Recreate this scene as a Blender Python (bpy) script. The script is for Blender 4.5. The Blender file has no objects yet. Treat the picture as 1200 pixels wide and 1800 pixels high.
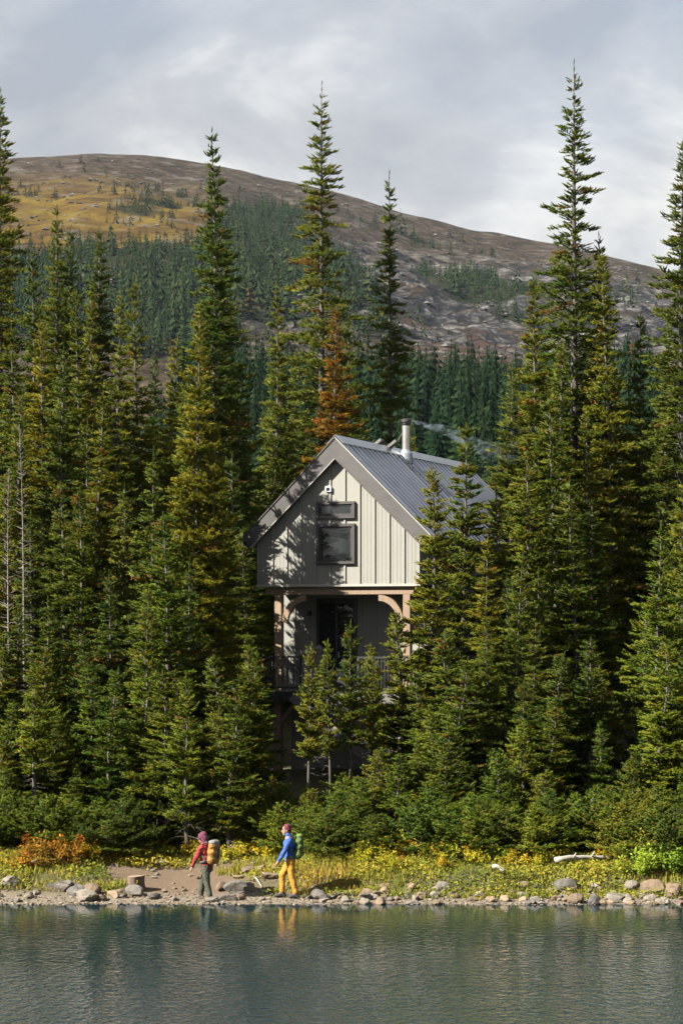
import bpy, bmesh, math, random
import numpy as np
from mathutils import Vector, Matrix, noise

R = math.radians
random.seed(7)
rng = np.random.default_rng(7)
SC = bpy.context.scene
COL = SC.collection

# ------------------------------------------------------------------ camera
F = 4000.0            # focal length in pixels of the 1200x1800 photograph
CAMZ = 6.8
HOR = 1100.0          # row of the horizon
cam = bpy.data.cameras.new('camera')
cam.sensor_fit = 'VERTICAL'; cam.sensor_height = 36.0; cam.lens = F / 1800 * 36
cam.shift_y = (HOR - 900) / 1800
cam.clip_start = 0.5; cam.clip_end = 9000
cam.dof.use_dof = True; cam.dof.focus_distance = 66; cam.dof.aperture_fstop = 4.0
camo = bpy.data.objects.new('camera', cam); COL.objects.link(camo)
camo.location = (0, 0, CAMZ); camo.rotation_euler = (R(90), 0, 0)
SC.camera = camo

# ------------------------------------------------------------------ light
SUN_EL = R(37); SUN_H = Vector((-0.87, -0.49)).normalized()
to_sun = Vector((SUN_H.x * math.cos(SUN_EL), SUN_H.y * math.cos(SUN_EL), math.sin(SUN_EL)))
sl = bpy.data.lights.new('sun', 'SUN'); sl.energy = 5.0; sl.angle = R(0.55); sl.color = (1.0, 0.92, 0.79)
so = bpy.data.objects.new('sun', sl); COL.objects.link(so)
so.rotation_euler = to_sun.to_track_quat('Z', 'Y').to_euler(); so.location = (-40, -20, 60)

W = bpy.data.worlds.new('World'); SC.world = W; W.use_nodes = True
nt = W.node_tree; nt.nodes.clear()
def wn(t, **k):
    n = nt.nodes.new(t)
    for a, b in k.items(): setattr(n, a, b)
    return n
wout = wn('ShaderNodeOutputWorld'); wmix = wn('ShaderNodeMixShader')
bg1 = wn('ShaderNodeBackground'); bg2 = wn('ShaderNodeBackground')
sky = wn('ShaderNodeTexSky', sky_type='NISHITA', sun_disc=False)
sky.sun_elevation = SUN_EL; sky.sun_rotation = math.atan2(to_sun.x, to_sun.y)
sky.altitude = 1500; sky.air_density = 1.0; sky.dust_density = 1.0
bg1.inputs[1].default_value = 0.05
nt.links.new(sky.outputs[0], bg1.inputs[0])
tc = wn('ShaderNodeTexCoord'); mp = wn('ShaderNodeMapping')
mp.inputs['Scale'].default_value = (1, 1, 1.7); mp.inputs['Location'].default_value = (3.63, 8.1, 1.2)
nt.links.new(tc.outputs['Generated'], mp.inputs['Vector'])
n1 = wn('ShaderNodeTexNoise'); n1.inputs['Scale'].default_value = 6.5; n1.inputs['Detail'].default_value = 9; n1.inputs['Roughness'].default_value = 0.56; n1.inputs['Distortion'].default_value = 0.35
n2 = wn('ShaderNodeTexNoise'); n2.inputs['Scale'].default_value = 3.1; n2.inputs['Detail'].default_value = 4
nt.links.new(mp.outputs[0], n1.inputs['Vector']); nt.links.new(mp.outputs[0], n2.inputs['Vector'])
r1 = wn('ShaderNodeValToRGB')
r1.color_ramp.elements[0].position = 0.37; r1.color_ramp.elements[0].color = (0.40, 0.425, 0.47, 1)
r1.color_ramp.elements[1].position = 0.63; r1.color_ramp.elements[1].color = (0.92, 0.91, 0.87, 1)
e = r1.color_ramp.elements.new(0.50); e.color = (0.54, 0.555, 0.58, 1)
nt.links.new(n1.outputs[0], r1.inputs[0])
bg2.inputs[1].default_value = 0.245
nt.links.new(r1.outputs[0], bg2.inputs[0])
r2 = wn('ShaderNodeValToRGB')
r2.color_ramp.elements[0].position = 0.30; r2.color_ramp.elements[0].color = (0.82, 0.82, 0.82, 1)
r2.color_ramp.elements[1].position = 0.55; r2.color_ramp.elements[1].color = (1, 1, 1, 1)
nt.links.new(n2.outputs[0], r2.inputs[0])
nt.links.new(r2.outputs[0], wmix.inputs[0]); nt.links.new(bg1.outputs[0], wmix.inputs[1]); nt.links.new(bg2.outputs[0], wmix.inputs[2])
nt.links.new(wmix.outputs[0], wout.inputs['Surface'])

vs = SC.view_settings
vs.view_transform = 'Standard'; vs.look = 'None'; vs.exposure = 2.2; vs.gamma = 1.0; vs.use_curve_mapping = False
SC.render.engine = 'CYCLES'
cy = SC.cycles
cy.use_denoising = True
cy.max_bounces = 5; cy.diffuse_bounces = 3; cy.glossy_bounces = 3; cy.transmission_bounces = 4; cy.transparent_max_bounces = 8; cy.volume_bounces = 0
cy.sample_clamp_indirect = 6.0

# ------------------------------------------------------------------ helpers
def wpt(px, py, D):
    """photograph pixel + distance -> world point"""
    return Vector(((px - 600) / F * D, D, CAMZ + (HOR - py) / F * D))

def tag(o, label=None, cat=None, group=None, kind=None):
    if label: o['label'] = label
    if cat: o['category'] = cat
    if group: o['group'] = group
    if kind: o['kind'] = kind
    return o

def link(name, me, parent=None, mat=None, loc=None):
    o = bpy.data.objects.new(name, me); COL.objects.link(o)
    if mat is not None and me is not None and not me.materials: me.materials.append(mat)
    if parent is not None: o.parent = parent
    if loc is not None: o.location = loc
    return o

def empty(name, loc, rz=0.0):
    o = bpy.data.objects.new(name, None); COL.objects.link(o)
    o.location = loc; o.rotation_euler = (0, 0, rz); o.empty_display_size = 0.2
    return o

def mesh_np(name, verts, faces, attr=None, smooth=False):
    """verts (n,3), faces (m,k); attr: (n,4) point colours called tint"""
    me = bpy.data.meshes.new(name)
    verts = np.asarray(verts, np.float32); faces = np.asarray(faces, np.int32)
    k = faces.shape[1]
    me.vertices.add(len(verts)); me.vertices.foreach_set('co', verts.ravel())
    me.loops.add(faces.size); me.loops.foreach_set('vertex_index', faces.ravel())
    me.polygons.add(len(faces)); me.polygons.foreach_set('loop_start', np.arange(0, faces.size, k, dtype=np.int32))
    if attr is not None:
        a = me.attributes.new('tint', 'FLOAT_COLOR', 'POINT'); a.data.foreach_set('color', np.asarray(attr, np.float32).ravel())
    me.polygons.foreach_set('use_smooth', np.full(len(faces), smooth, dtype=bool))
    me.update(calc_edges=True)
    return me

class MB:
    """collects simple solids into one mesh"""
    def __init__(s): s.v = []; s.f = []
    def add(s, vs_, fs_):
        o = len(s.v); s.v += [tuple(v) for v in vs_]; s.f += [tuple(i + o for i in f) for f in fs_]; return s
    def box(s, x0, x1, y0, y1, z0, z1):
        return s.add([(x0,y0,z0),(x1,y0,z0),(x1,y1,z0),(x0,y1,z0),(x0,y0,z1),(x1,y0,z1),(x1,y1,z1),(x0,y1,z1)],
                     [(0,3,2,1),(4,5,6,7),(0,1,5,4),(1,2,6,5),(2,3,7,6),(3,0,4,7)])
    def prism(s, pts, y0, y1):
        """polygon in xz, extruded along y"""
        n = len(pts)
        v = [(x, y0, z) for x, z in pts] + [(x, y1, z) for x, z in pts]
        f = [tuple(range(n)), tuple(range(2*n-1, n-1, -1))] + [(i, i+n, (i+1) % n + n, (i+1) % n) for i in range(n)]
        return s.add(v, f)
    def bar(s, a, b, w, h, up=(0,0,1)):
        a = Vector(a); b = Vector(b); d = (b-a).normalized(); u = Vector(up)
        if abs(d.dot(u)) > .98: u = Vector((0,1,0))
        r = d.cross(u).normalized(); u = r.cross(d)
        q = [(-1,-1),(1,-1),(1,1),(-1,1)]
        v = [a + r*x*w/2 + u*y*h/2 for x, y in q] + [b + r*x*w/2 + u*y*h/2 for x, y in q]
        return s.add(v, [(3,2,1,0),(4,5,6,7),(0,1,5,4),(1,2,6,5),(2,3,7,6),(3,0,4,7)])
    def tube(s, path, radii, n=8, cap=True):
        path = [Vector(p) for p in path]; o = len(s.v); N = len(path)
        for i, p in enumerate(path):
            d = (path[min(i+1, N-1)] - path[max(i-1, 0)]).normalized()
            u = Vector((0,0,1)) if abs(d.z) < .9 else Vector((1,0,0))
            r = d.cross(u).normalized(); u = r.cross(d)
            for k in range(n):
                a = 2*math.pi*k/n; s.v.append(tuple(p + (r*math.cos(a) + u*math.sin(a))*radii[i]))
        for i in range(N-1):
            for k in range(n):
                s.f.append((o+i*n+k, o+i*n+(k+1) % n, o+(i+1)*n+(k+1) % n, o+(i+1)*n+k))
        if cap:
            s.f.append(tuple(o+k for k in range(n-1, -1, -1))); s.f.append(tuple(o+(N-1)*n+k for k in range(n)))
        return s
    def mesh(s, name, bevel=0.0, smooth=False):
        me = bpy.data.meshes.new(name)
        bm = bmesh.new()
        vs_ = [bm.verts.new(v) for v in s.v]
        for f in s.f:
            try: bm.faces.new([vs_[i] for i in f])
            except ValueError: pass
        bmesh.ops.recalc_face_normals(bm, faces=bm.faces)
        if bevel: bmesh.ops.bevel(bm, geom=bm.edges[:], offset=bevel, segments=1, affect='EDGES', clamp_overlap=True)
        for f in bm.faces: f.smooth = smooth
        bm.to_mesh(me); bm.free()
        return me
    def build(s, name, mat, parent=None, bevel=0.0, smooth=False, loc=None):
        return link(name, s.mesh(name, bevel, smooth), parent, mat, loc)

def copy_tree(o, parent=None):
    c = o.copy(); COL.objects.link(c)
    if parent is not None: c.parent = parent
    for ch in list(o.children): copy_tree(ch, c)
    return c

# ------------------------------------------------------------------ materials
def mat(name):
    m = bpy.data.materials.new(name); m.use_nodes = True
    t = m.node_tree; b = t.nodes['Principled BSDF']
    return m, t, b
def nd(t, typ, ins=None, **k):
    n = t.nodes.new(typ)
    for a, b in k.items(): setattr(n, a, b)
    for a, b in (ins or {}).items(): n.inputs[a].default_value = b
    return n
def ramp(t, src, stops):
    r = nd(t, 'ShaderNodeValToRGB'); els = r.color_ramp.elements
    while len(els) > 1: els.remove(els[-1])
    els[0].position = stops[0][0]; els[0].color = (*stops[0][1], 1)
    for p, c in stops[1:]:
        x = els.new(p); x.color = (*c, 1)
    t.links.new(src, r.inputs[0]); return r.outputs[0]
def mixc(t, fac, a, b, mode='MIX'):
    m = nd(t, 'ShaderNodeMix', data_type='RGBA', blend_type=mode)
    for sock, val in ((m.inputs[0], fac), (m.inputs[6], a), (m.inputs[7], b)):
        if hasattr(val, 'links'): t.links.new(val, sock)
        else: sock.default_value = val if not isinstance(val, tuple) else (*val, 1)
    return m.outputs[2]
def math_(t, op, a, b=0.0):
    m = nd(t, 'ShaderNodeMath', operation=op)
    for s_, v in ((m.inputs[0], a), (m.inputs[1], b)):
        if hasattr(v, 'links'): t.links.new(v, s_)
        else: s_.default_value = v
    return m.outputs[0]
def noise_n(t, scale, detail=4, rough=.55, coord='Object', stretch=None, dist=0.0):
    tcn = nd(t, 'ShaderNodeTexCoord'); src = tcn.outputs[coord]
    if stretch:
        mpn = nd(t, 'ShaderNodeMapping', {'Scale': stretch}); t.links.new(src, mpn.inputs[0]); src = mpn.outputs[0]
    n = nd(t, 'ShaderNodeTexNoise', {'Scale': scale, 'Detail': detail, 'Roughness': rough, 'Distortion': dist})
    t.links.new(src, n.inputs['Vector']); return n.outputs[0]
def bump(t, b, h, strength=.4, dist=.02):
    n = nd(t, 'ShaderNodeBump', {'Strength': strength, 'Distance': dist}); t.links.new(h, n.inputs['Height']); t.links.new(n.outputs[0], b.inputs['Normal'])

ALB = .80      # paints, timber and stone here are on the dark side
def simple(name, c1, c2, scale=6, rough=.8, metal=0.0, bmp=.2, bd=.01, stretch=None, spec=.5):
    m, t, b = mat(name); c1 = tuple(v*ALB for v in c1); c2 = tuple(v*ALB for v in c2)
    n = noise_n(t, scale, 5, .6, stretch=stretch)
    t.links.new(ramp(t, n, [(.3, c1), (.7, c2)]), b.inputs['Base Color'])
    b.inputs['Roughness'].default_value = rough; b.inputs['Metallic'].default_value = metal
    b.inputs['Specular IOR Level'].default_value = spec
    if bmp: bump(t, b, n, bmp, bd)
    return m

def foliage_mat(name, ca, cb, cc, rust=(.15, .060, .016), trans=.2, spec=.12):
    m, t, b = mat(name)
    at = nd(t, 'ShaderNodeAttribute', attribute_name='tint')
    sp = nd(t, 'ShaderNodeSeparateColor'); t.links.new(at.outputs['Color'], sp.inputs[0])
    oi = nd(t, 'ShaderNodeObjectInfo')
    v = math_(t, 'ADD', math_(t, 'MULTIPLY', sp.outputs[0], .62), math_(t, 'MULTIPLY', oi.outputs['Random'], .38))
    c = ramp(t, v, [(.12, ca), (.5, cb), (.88, cc)])
    c = mixc(t, sp.outputs[1], c, rust)
    c = mixc(t, 1.0, c, oi.outputs['Color'], 'MULTIPLY')
    t.links.new(c, b.inputs['Base Color'])
    b.inputs['Roughness'].default_value = .6; b.inputs['Specular IOR Level'].default_value = spec
    if trans:
        tr = nd(t, 'ShaderNodeBsdfTranslucent'); t.links.new(c, tr.inputs['Color'])
        mx = nd(t, 'ShaderNodeMixShader'); mx.inputs[0].default_value = trans
        t.links.new(b.outputs[0], mx.inputs[1]); t.links.new(tr.outputs[0], mx.inputs[2])
        t.links.new(mx.outputs[0], t.nodes['Material Output'].inputs['Surface'])
    return m

M = {}
M['needles'] = foliage_mat('fir_needles', (.025, .055, .008), (.073, .096, .0095), (.155, .150, .013))
M['bark'] = simple('fir_bark', (0.0208, 0.01755, 0.01495), (0.0975, 0.08775, 0.0767), 7, .9, bmp=.6, bd=.02, stretch=(1, 1, .35))
M['leaf'] = foliage_mat('shrub_leaves', (.050, .088, .012), (.140, .150, .016), (.265, .220, .020), rust=(.26, .125, .016), trans=.3)
M['grass'] = foliage_mat('grass_blades', (.052, .085, .012), (.135, .140, .018), (.225, .172, .026), rust=(.30, .14, .03), trans=.25)
M['farneedles'] = foliage_mat('far_needles', (.005, .013, .0065), (.011, .0205, .009), (.024, .032, .011), trans=0, spec=0)
M['panel'] = simple('painted_panel', (.162, .163, .150), (.188, .188, .172), 3, .55, bmp=.05, stretch=(1, 1, .2))
M['batten'] = simple('painted_batten', (.175, .175, .16), (.20, .20, .18), 5, .55, bmp=0)
M['trim'] = simple('pale_metal_trim', (0.288, 0.284, 0.264), (0.336, 0.328, 0.308), 5, .4, metal=.3, bmp=0)
M['barge'] = simple('barge_metal', (.060, .058, .060), (.082, .079, .08), 2.5, .42, metal=.35, bmp=.05)
M['roof'] = simple('roof_metal', (.15, .168, .215), (.215, .238, .295), 1.2, .30, metal=.8, bmp=.03)
M['ridgecap'] = simple('ridge_metal', (.26, .29, .34), (.32, .355, .41), 3, .35, metal=.5, bmp=.02)
M['timber'] = simple('warm_timber', (.120, .080, .050), (.215, .152, .098), 5, .7, bmp=.2, stretch=(6, 6, .5))
M['greywood'] = simple('weathered_timber', (0.068, 0.064, 0.0608), (0.12, 0.1144, 0.1096), 5, .8, bmp=.25, stretch=(5, 5, .6))
M['frame'] = simple('window_frame_metal', (0.03825, 0.036, 0.0369), (0.05175, 0.0495, 0.0495), 8, .45, metal=.3, bmp=0)
M['blackmetal'] = simple('black_rail_metal', (.022, .022, .024), (.035, .035, .038), 9, .5, metal=.4, bmp=0)
M['steel'] = simple('stainless_pipe', (.48, .47, .45), (.66, .65, .62), 4, .32, metal=.85, bmp=.03)
M['door'] = simple('dark_door', (.018, .018, .02), (.028, .028, .03), 6, .35, bmp=0)
M['concrete'] = simple('foundation_concrete', (0.06, 0.056, 0.0496), (0.08, 0.0744, 0.0664), 3, .9)
M['driftwood'] = simple('driftwood', (0.192, 0.176, 0.152), (0.336, 0.32, 0.288), 8, .85, bmp=.5, stretch=(.4, 5, 5))
M['stump_bark'] = simple('stump_bark', (0.048, 0.0304, 0.0208), (0.128, 0.084, 0.0576), 9, .9, bmp=.8, bd=.03, stretch=(1, 1, .3))
M['cutwood'] = simple('cut_wood', (0.16, 0.116, 0.08), (0.232, 0.176, 0.124), 14, .85, bmp=.1)
m, t, b = mat('window_glass'); b.inputs['Base Color'].default_value = (.012, .014, .015, 1); b.inputs['Roughness'].default_value = .04; b.inputs['Specular IOR Level'].default_value = .7; M['glass'] = m
m, t, b = mat('fixture_white'); b.inputs['Base Color'].default_value = (.75, .78, .80, 1); b.inputs['Roughness'].default_value = .3; M['white'] = m

def rock_mat(name, c1, c2, c3, sc=2.2):
    m, t, b = mat(name); c1, c2, c3 = (tuple(v*ALB for v in q) for q in (c1, c2, c3))
    oi = nd(t, 'ShaderNodeObjectInfo')
    n = noise_n(t, sc, 7, .62); n2_ = noise_n(t, sc*5, 4, .6)
    v = math_(t, 'ADD', math_(t, 'MULTIPLY', n, .75), math_(t, 'MULTIPLY', oi.outputs['Random'], .28))
    c = ramp(t, v, [(.3, c1), (.52, c2), (.75, c3)])
    c = mixc(t, ramp(t, n2_, [(.60, (0, 0, 0)), (.68, (.7, .7, .7))]), c, (.15, .145, .13))
    t.links.new(c, b.inputs['Base Color']); b.inputs['Roughness'].default_value = .88
    bump(t, b, n2_, .6, .03)
    return m
M['rock'] = rock_mat('grey_rock', (0.0418, 0.0395, 0.0380), (0.0950, 0.0859, 0.0760), (0.1520, 0.1368, 0.1178))
M['rock_tan'] = rock_mat('tan_rock', (0.0646, 0.0441, 0.0274), (0.1406, 0.0988, 0.0623), (0.2052, 0.1558, 0.1064))
M['rock_pale'] = rock_mat('pale_rock', (0.0790, 0.0687, 0.0554), (0.1343, 0.1179, 0.0946), (0.1738, 0.1555, 0.1269))

# ground: soil, gravel and moss by place
m, t, b = mat('ground_soil')
at = nd(t, 'ShaderNodeAttribute', attribute_name='tint'); sp = nd(t, 'ShaderNodeSeparateColor'); t.links.new(at.outputs['Color'], sp.inputs[0])
na = noise_n(t, 1.3, 6, .6); nb = noise_n(t, 22, 5, .7); nc = noise_n(t, 7, 5, .65)
soil = ramp(t, nb, [(.3, (0.0452, 0.0284, 0.0168)), (.55, (0.0840, 0.0556, 0.0323)), (.75, (0.1227, 0.0892, 0.0569))])
grav = ramp(t, nb, [(.3, (0.0532, 0.0426, 0.0304)), (.5, (0.1026, 0.0836, 0.0608)), (.72, (0.1672, 0.1406, 0.1064))])
moss = ramp(t, nc, [(.3, (.022, .020, .010)), (.5, (.042, .042, .013)), (.72, (.075, .055, .02))])
c = mixc(t, sp.outputs[0], moss, soil); c = mixc(t, sp.outputs[1], c, grav)
t.links.new(c, b.inputs['Base Color']); b.inputs['Roughness'].default_value = .95
bump(t, b, nb, .7, .04); M['ground'] = m

# water
m, t, b = mat('lake_water')
b.inputs['Base Color'].default_value = (.003, .012, .016, 1); b.inputs['Roughness'].default_value = .03; b.inputs['IOR'].default_value = 1.333
tcn = nd(t, 'ShaderNodeTexCoord'); sx = nd(t, 'ShaderNodeSeparateXYZ'); t.links.new(tcn.outputs['Object'], sx.inputs[0])
mr = nd(t, 'ShaderNodeMapRange', {'From Min': 56.0, 'From Max': 38.0}); t.links.new(sx.outputs[1], mr.inputs[0]); mrr = ramp(t, mr.outputs[0], [(0, (.02,)*3), (.12, (.05,)*3), (.28, (.20,)*3), (.50, (.65,)*3), (1, (1.0,)*3)])
w1 = noise_n(t, 4.2, 2.5, .6, stretch=(1.25, 1.0, 1)); w2 = noise_n(t, .55, 3, .5, stretch=(.5, 1, 1)); w3 = noise_n(t, .12, 2, .5, stretch=(.6, 1.4, 1))
patch = ramp(t, w3, [(.35, (.55, .55, .55)), (.65, (1.0, 1.0, 1.0))])
h = math_(t, 'ADD', math_(t, 'MULTIPLY', w1, .125), math_(t, 'MULTIPLY', w2, .07))
bp = nd(t, 'ShaderNodeBump', {'Distance': 1.1}); t.links.new(h, bp.inputs['Height'])
t.links.new(math_(t, 'MULTIPLY', mrr, patch), bp.inputs['Strength']); t.links.new(bp.outputs[0], b.inputs['Normal'])
M['water'] = m

# mountain
m, t, b = mat('mountain_ground')
at = nd(t, 'ShaderNodeAttribute', attribute_name='tint'); sp = nd(t, 'ShaderNodeSeparateColor'); t.links.new(at.outputs['Color'], sp.inputs[0])
n_a = noise_n(t, .03, 8, .62); n_b = noise_n(t, .10, 7, .72); n_c = noise_n(t, .05, 7, .6, stretch=(1, .6, 1.6))
heath = ramp(t, n_b, [(.36, (0.0087, 0.0066, 0.0043)), (.52, (0.0291, 0.0211, 0.0146)), (.66, (0.0582, 0.0451, 0.0350))])
meadow = ramp(t, n_a, [(.34, (0.0232, 0.0130, 0.0047)), (.48, (0.0546, 0.0328, 0.0055)), (.62, (0.0818, 0.0580, 0.0081))])
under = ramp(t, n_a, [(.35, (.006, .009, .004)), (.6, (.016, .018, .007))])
rockc = ramp(t, n_b, [(.36, (0.0063, 0.0063, 0.0085)), (.5, (0.0401, 0.0389, 0.0401)), (.66, (0.1581, 0.1528, 0.1476))])
redc = ramp(t, n_a, [(.35, (0.0330, 0.0248, 0.0165)), (.6, (0.0578, 0.0248, 0.0209))])
c = mixc(t, sp.outputs[0], heath, meadow)
c = mixc(t, sp.outputs[2], c, redc)
stone = ramp(t, n_c, [(.56, (0, 0, 0)), (.63, (1, 1, 1))])
st2 = math_(t, 'MULTIPLY', stone, .55)
c = mixc(t, st2, c, (0.0784, 0.0743, 0.0702))
rk = math_(t, 'MULTIPLY', sp.outputs[1], ramp(t, n_c, [(.40, (0, 0, 0)), (.52, (1, 1, 1))]))
c = mixc(t, rk, c, rockc)
cl_ = nd(t, 'ShaderNodeAttribute', attribute_name='cliff_shade')
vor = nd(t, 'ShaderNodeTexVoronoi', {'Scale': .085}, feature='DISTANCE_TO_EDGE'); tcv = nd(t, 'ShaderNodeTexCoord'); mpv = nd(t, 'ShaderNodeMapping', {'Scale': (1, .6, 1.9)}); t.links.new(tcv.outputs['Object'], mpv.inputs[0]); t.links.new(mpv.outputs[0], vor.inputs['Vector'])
crack_shade = math_(t, 'MULTIPLY', ramp(t, vor.outputs[0], [(.02, (1, 1, 1)), (.10, (0, 0, 0))]), math_(t, 'MULTIPLY', sp.outputs[1], .8))  # crevice shade painted dark along the rock's cell edges
c = mixc(t, crack_shade, c, (.008, .008, .010))
c = mixc(t, math_(t, 'MULTIPLY', cl_.outputs['Fac'], ramp(t, n_b, [(.40, (.95, .95, .95)), (.60, (.25, .25, .25))])), c, (.010, .011, .015))  # steep rock faces darkened: overhang shade put into the colour
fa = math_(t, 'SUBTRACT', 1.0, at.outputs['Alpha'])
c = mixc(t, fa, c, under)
t.links.new(c, b.inputs['Base Color']); b.inputs['Roughness'].default_value = .95; b.inputs['Specular IOR Level'].default_value = .05
hb = math_(t, 'ADD', math_(t, 'MULTIPLY', n_c, 2.5), n_b); bump(t, b, hb, .8, 3.0)
M['mountain'] = m

# ------------------------------------------------------------------ terrain
def sstep(a, b_, x):
    u = np.clip((np.asarray(x, float) - a) / (b_ - a), 0, 1); return u*u*(3-2*u)
def vnoise(x, y, s, seed=0):
    """cheap smooth value noise, numpy"""
    x = np.asarray(x, float)/s + seed*17.3; y = np.asarray(y, float)/s + seed*5.7
    xi = np.floor(x).astype(np.int64); yi = np.floor(y).astype(np.int64); fx = x-xi; fy = y-yi
    fx = fx*fx*(3-2*fx); fy = fy*fy*(3-2*fy)
    def hsh(a, b_):
        h_ = (a*374761393 + b_*668265263 + seed*974711) & 0x7fffffff
        h_ = ((h_ ^ (h_ >> 13)) * 1274126177) & 0x7fffffff
        return ((h_ ^ (h_ >> 16)) & 0xffff) / 65535.0
    return (hsh(xi, yi)*(1-fx) + hsh(xi+1, yi)*fx)*(1-fy) + (hsh(xi, yi+1)*(1-fx) + hsh(xi+1, yi+1)*fx)*fy
def fbm(x, y, s, o=4, seed=0):
    r = 0; a = .5; tot = 0
    for k in range(o):
        r = r + a*vnoise(x, y, s/2**k, seed+k); tot += a; a *= .5
    return r/tot

def shore(x):
    return 55.45 + .45*(fbm(x, 0*np.asarray(x, float), 5.0, 3, 3)-.5) + .25*(vnoise(x, 0*np.asarray(x, float), 1.1, 5)-.5)
def ground_z(x, y):
    x = np.asarray(x, float); y = np.asarray(y, float)
    t_ = y - shore(x)
    pathm = np.exp(-((x+4.0)/2.9)**2)                       # the trodden slope where the hikers walk
    bank = sstep(.9, 2.0, t_)*.38*(1-pathm)
    z = np.where(t_ < 0, np.maximum(.22*t_, -2.6), .075*np.minimum(t_, 1.6))
    z = z + bank + np.interp(t_, [1.6, 5.5, 14.5, 30, 55, 90], [0, .55, 1.75, 2.9, 4.6, 6.0])
    k = sstep(.3, 3, t_)
    return z + k*(.32*(fbm(x, y, 3.2, 4, 1)-.5) + .05*(fbm(x, y, .6, 2, 9)-.5)) + .03*(vnoise(x, y, .25, 4)-.5)*sstep(-.3, .3, t_)
def gz(x, y): return float(ground_z(x, y))

xs = np.concatenate([np.arange(-70, -18, 1.0), np.arange(-18, 18, .25), np.arange(18, 70.1, 1.0)]); ys = np.concatenate([np.arange(40, 54, .7), np.arange(54, 64, .2), np.arange(64, 90, .5), np.arange(90, 150.1, 1.5)])
X, Y = np.meshgrid(xs, ys); Z = ground_z(X, Y)
nx, ny = len(xs), len(ys)
idx = np.arange(nx*ny).reshape(ny, nx)
quads = np.stack([idx[:-1, :-1], idx[:-1, 1:], idx[1:, 1:], idx[1:, :-1]], -1).reshape(-1, 4)
T_ = Y - shore(X)
pathm = np.exp(-((X+4.2)/2.45)**2)*(1-sstep(3.4, 5.6, T_ + 1.2*(fbm(X, Y, 1.5, 3, 8)-.5)))
pathm = np.clip(pathm*1.5 + .8*(fbm(X, Y, 1.2, 3, 12)-.5), 0, 1)*sstep(.2, .6, pathm)
gw = .55*sstep(-3, 0, X); grav_ = 1 - sstep(.9-gw, 1.7-gw, T_ + .7*(fbm(X, Y, .8, 3, 6)-.5))
tint = np.stack([pathm, grav_, 0*X, 0*X+1], -1).reshape(-1, 4)
g = link('ground', mesh_np('ground', np.stack([X, Y, Z], -1).reshape(-1, 3), quads, tint, True), None, M['ground'])
tag(g, kind='structure')

wv = []
xs_w = np.linspace(-300, 300, 5); ys_w = np.linspace(-120, 57.2, 4)
Xw, Yw = np.meshgrid(xs_w, ys_w); iw = np.arange(20).reshape(4, 5)
wq = np.stack([iw[:-1, :-1], iw[:-1, 1:], iw[1:, 1:], iw[1:, :-1]], -1).reshape(-1, 4)
tag(link('lake', mesh_np('lake', np.stack([Xw, Yw, 0*Xw], -1).reshape(-1, 3), wq), None, M['water']), kind='structure')

# the mountain
SKX = np.array([-1500, -600, -300, 0, 100, 180, 250, 370, 540, 700, 840, 970, 1160, 1300, 1700, 2600], float)
SKY_ = np.array([520, 360, 300, 277, 272, 265, 268, 287, 320, 365, 402, 422, 470, 510, 590, 700], float)
SKD = 1800.0
def hill_z(x, y):
    x = np.asarray(x, float); y = np.asarray(y, float)
    Hs = CAMZ + (HOR - np.interp((x/SKD*F)+600, SKX, SKY_))/F*SKD
    base = np.interp(y, [90, 130, 200, 300, 400, 460, 560, 700, 900, 1300, 1800, 2200, 3000], [4.4, 4.0, 8, 24, 41, 48, 50, 68, 118, 214, 349, 372, 330])
    tt = sstep(420, 1750, y)
    z = base + (Hs - 349)*tt
    far = sstep(500, 900, y)
    z = z + far*(1-sstep(1600, 1800, y)*.75)*(26*(fbm(x, y, 260, 4, 21)-.5)) + sstep(160, 300, y)*(1-far)*12*(fbm(x, y, 90, 3, 23)-.5)
    rk_ = rockmask(x, y)
    rid = 1-np.abs(2*fbm(x, y*1.6, 75, 4, 31)-1)
    hh = (z + 10*fbm(x, y, 60, 3, 39))/17.0; fr = hh-np.floor(hh); z = z + rk_*(9*(sstep(.55, 1.0, fr)-fr) + 16*(rid-.75) + 12*(fbm(x, y, 26, 3, 33)-.5))
    z = z + far*(1-.6*sstep(1650, 1800, y))*((3.0+9*rk_)*(fbm(x, y, 16, 3, 35)-.5) + 16*(np.abs(2*fbm(x, y*.5, 120, 3, 37)-1)-.4))
    return z
def rockmask(x, y):
    a = np.exp(-(((x-62)/95)**2 + ((y-1180)/260)**2))
    b_ = np.exp(-(((x-200)/90)**2 + ((y-1350)/260)**2))*.6
    c_ = np.exp(-(((x+60)/70)**2 + ((y-1000)/120)**2))*.5
    return np.clip(1.35*(a+b_+c_) - .12, 0, 1)*sstep(620, 800, y)
xs2 = np.concatenate([np.arange(-1500, -340, 40), np.arange(-340, 341, 4.5), np.arange(380, 1501, 40)])
ys2 = np.concatenate([np.arange(149, 600, 9.0), np.arange(600, 1850, 5.5), np.arange(1850, 3001, 50)])
X2, Y2 = np.meshgrid(xs2, ys2); Z2 = hill_z(X2, Y2)
fade = sstep(149, 200, Y2); Z2 = Z2*fade + (ground_z(X2*0, Y2*0+149.9)-.3)*(1-fade)
def to_px(x, y, z):
    return 600 + x/y*F, HOR - (z-CAMZ)/y*F
PX, PY = to_px(X2, Y2, Z2)
def blob(px, py, cx, cy, rx, ry): return np.exp(-(((px-cx)/rx)**2 + ((py-cy)/ry)**2))
mead = np.clip(1.5*(blob(X2, Y2, -215, 1350, 140, 280) + blob(X2, Y2, -110, 1260, 80, 160) + .8*blob(X2, Y2, 118, 1290, 22, 90) + .5*blob(X2, Y2, 20, 1150, 60, 60)) - .25, 0, 1)
mead *= 1-sstep(1560, 1720, Y2 + 120*(fbm(X2, Y2, 90, 3, 41)-.5))
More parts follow.
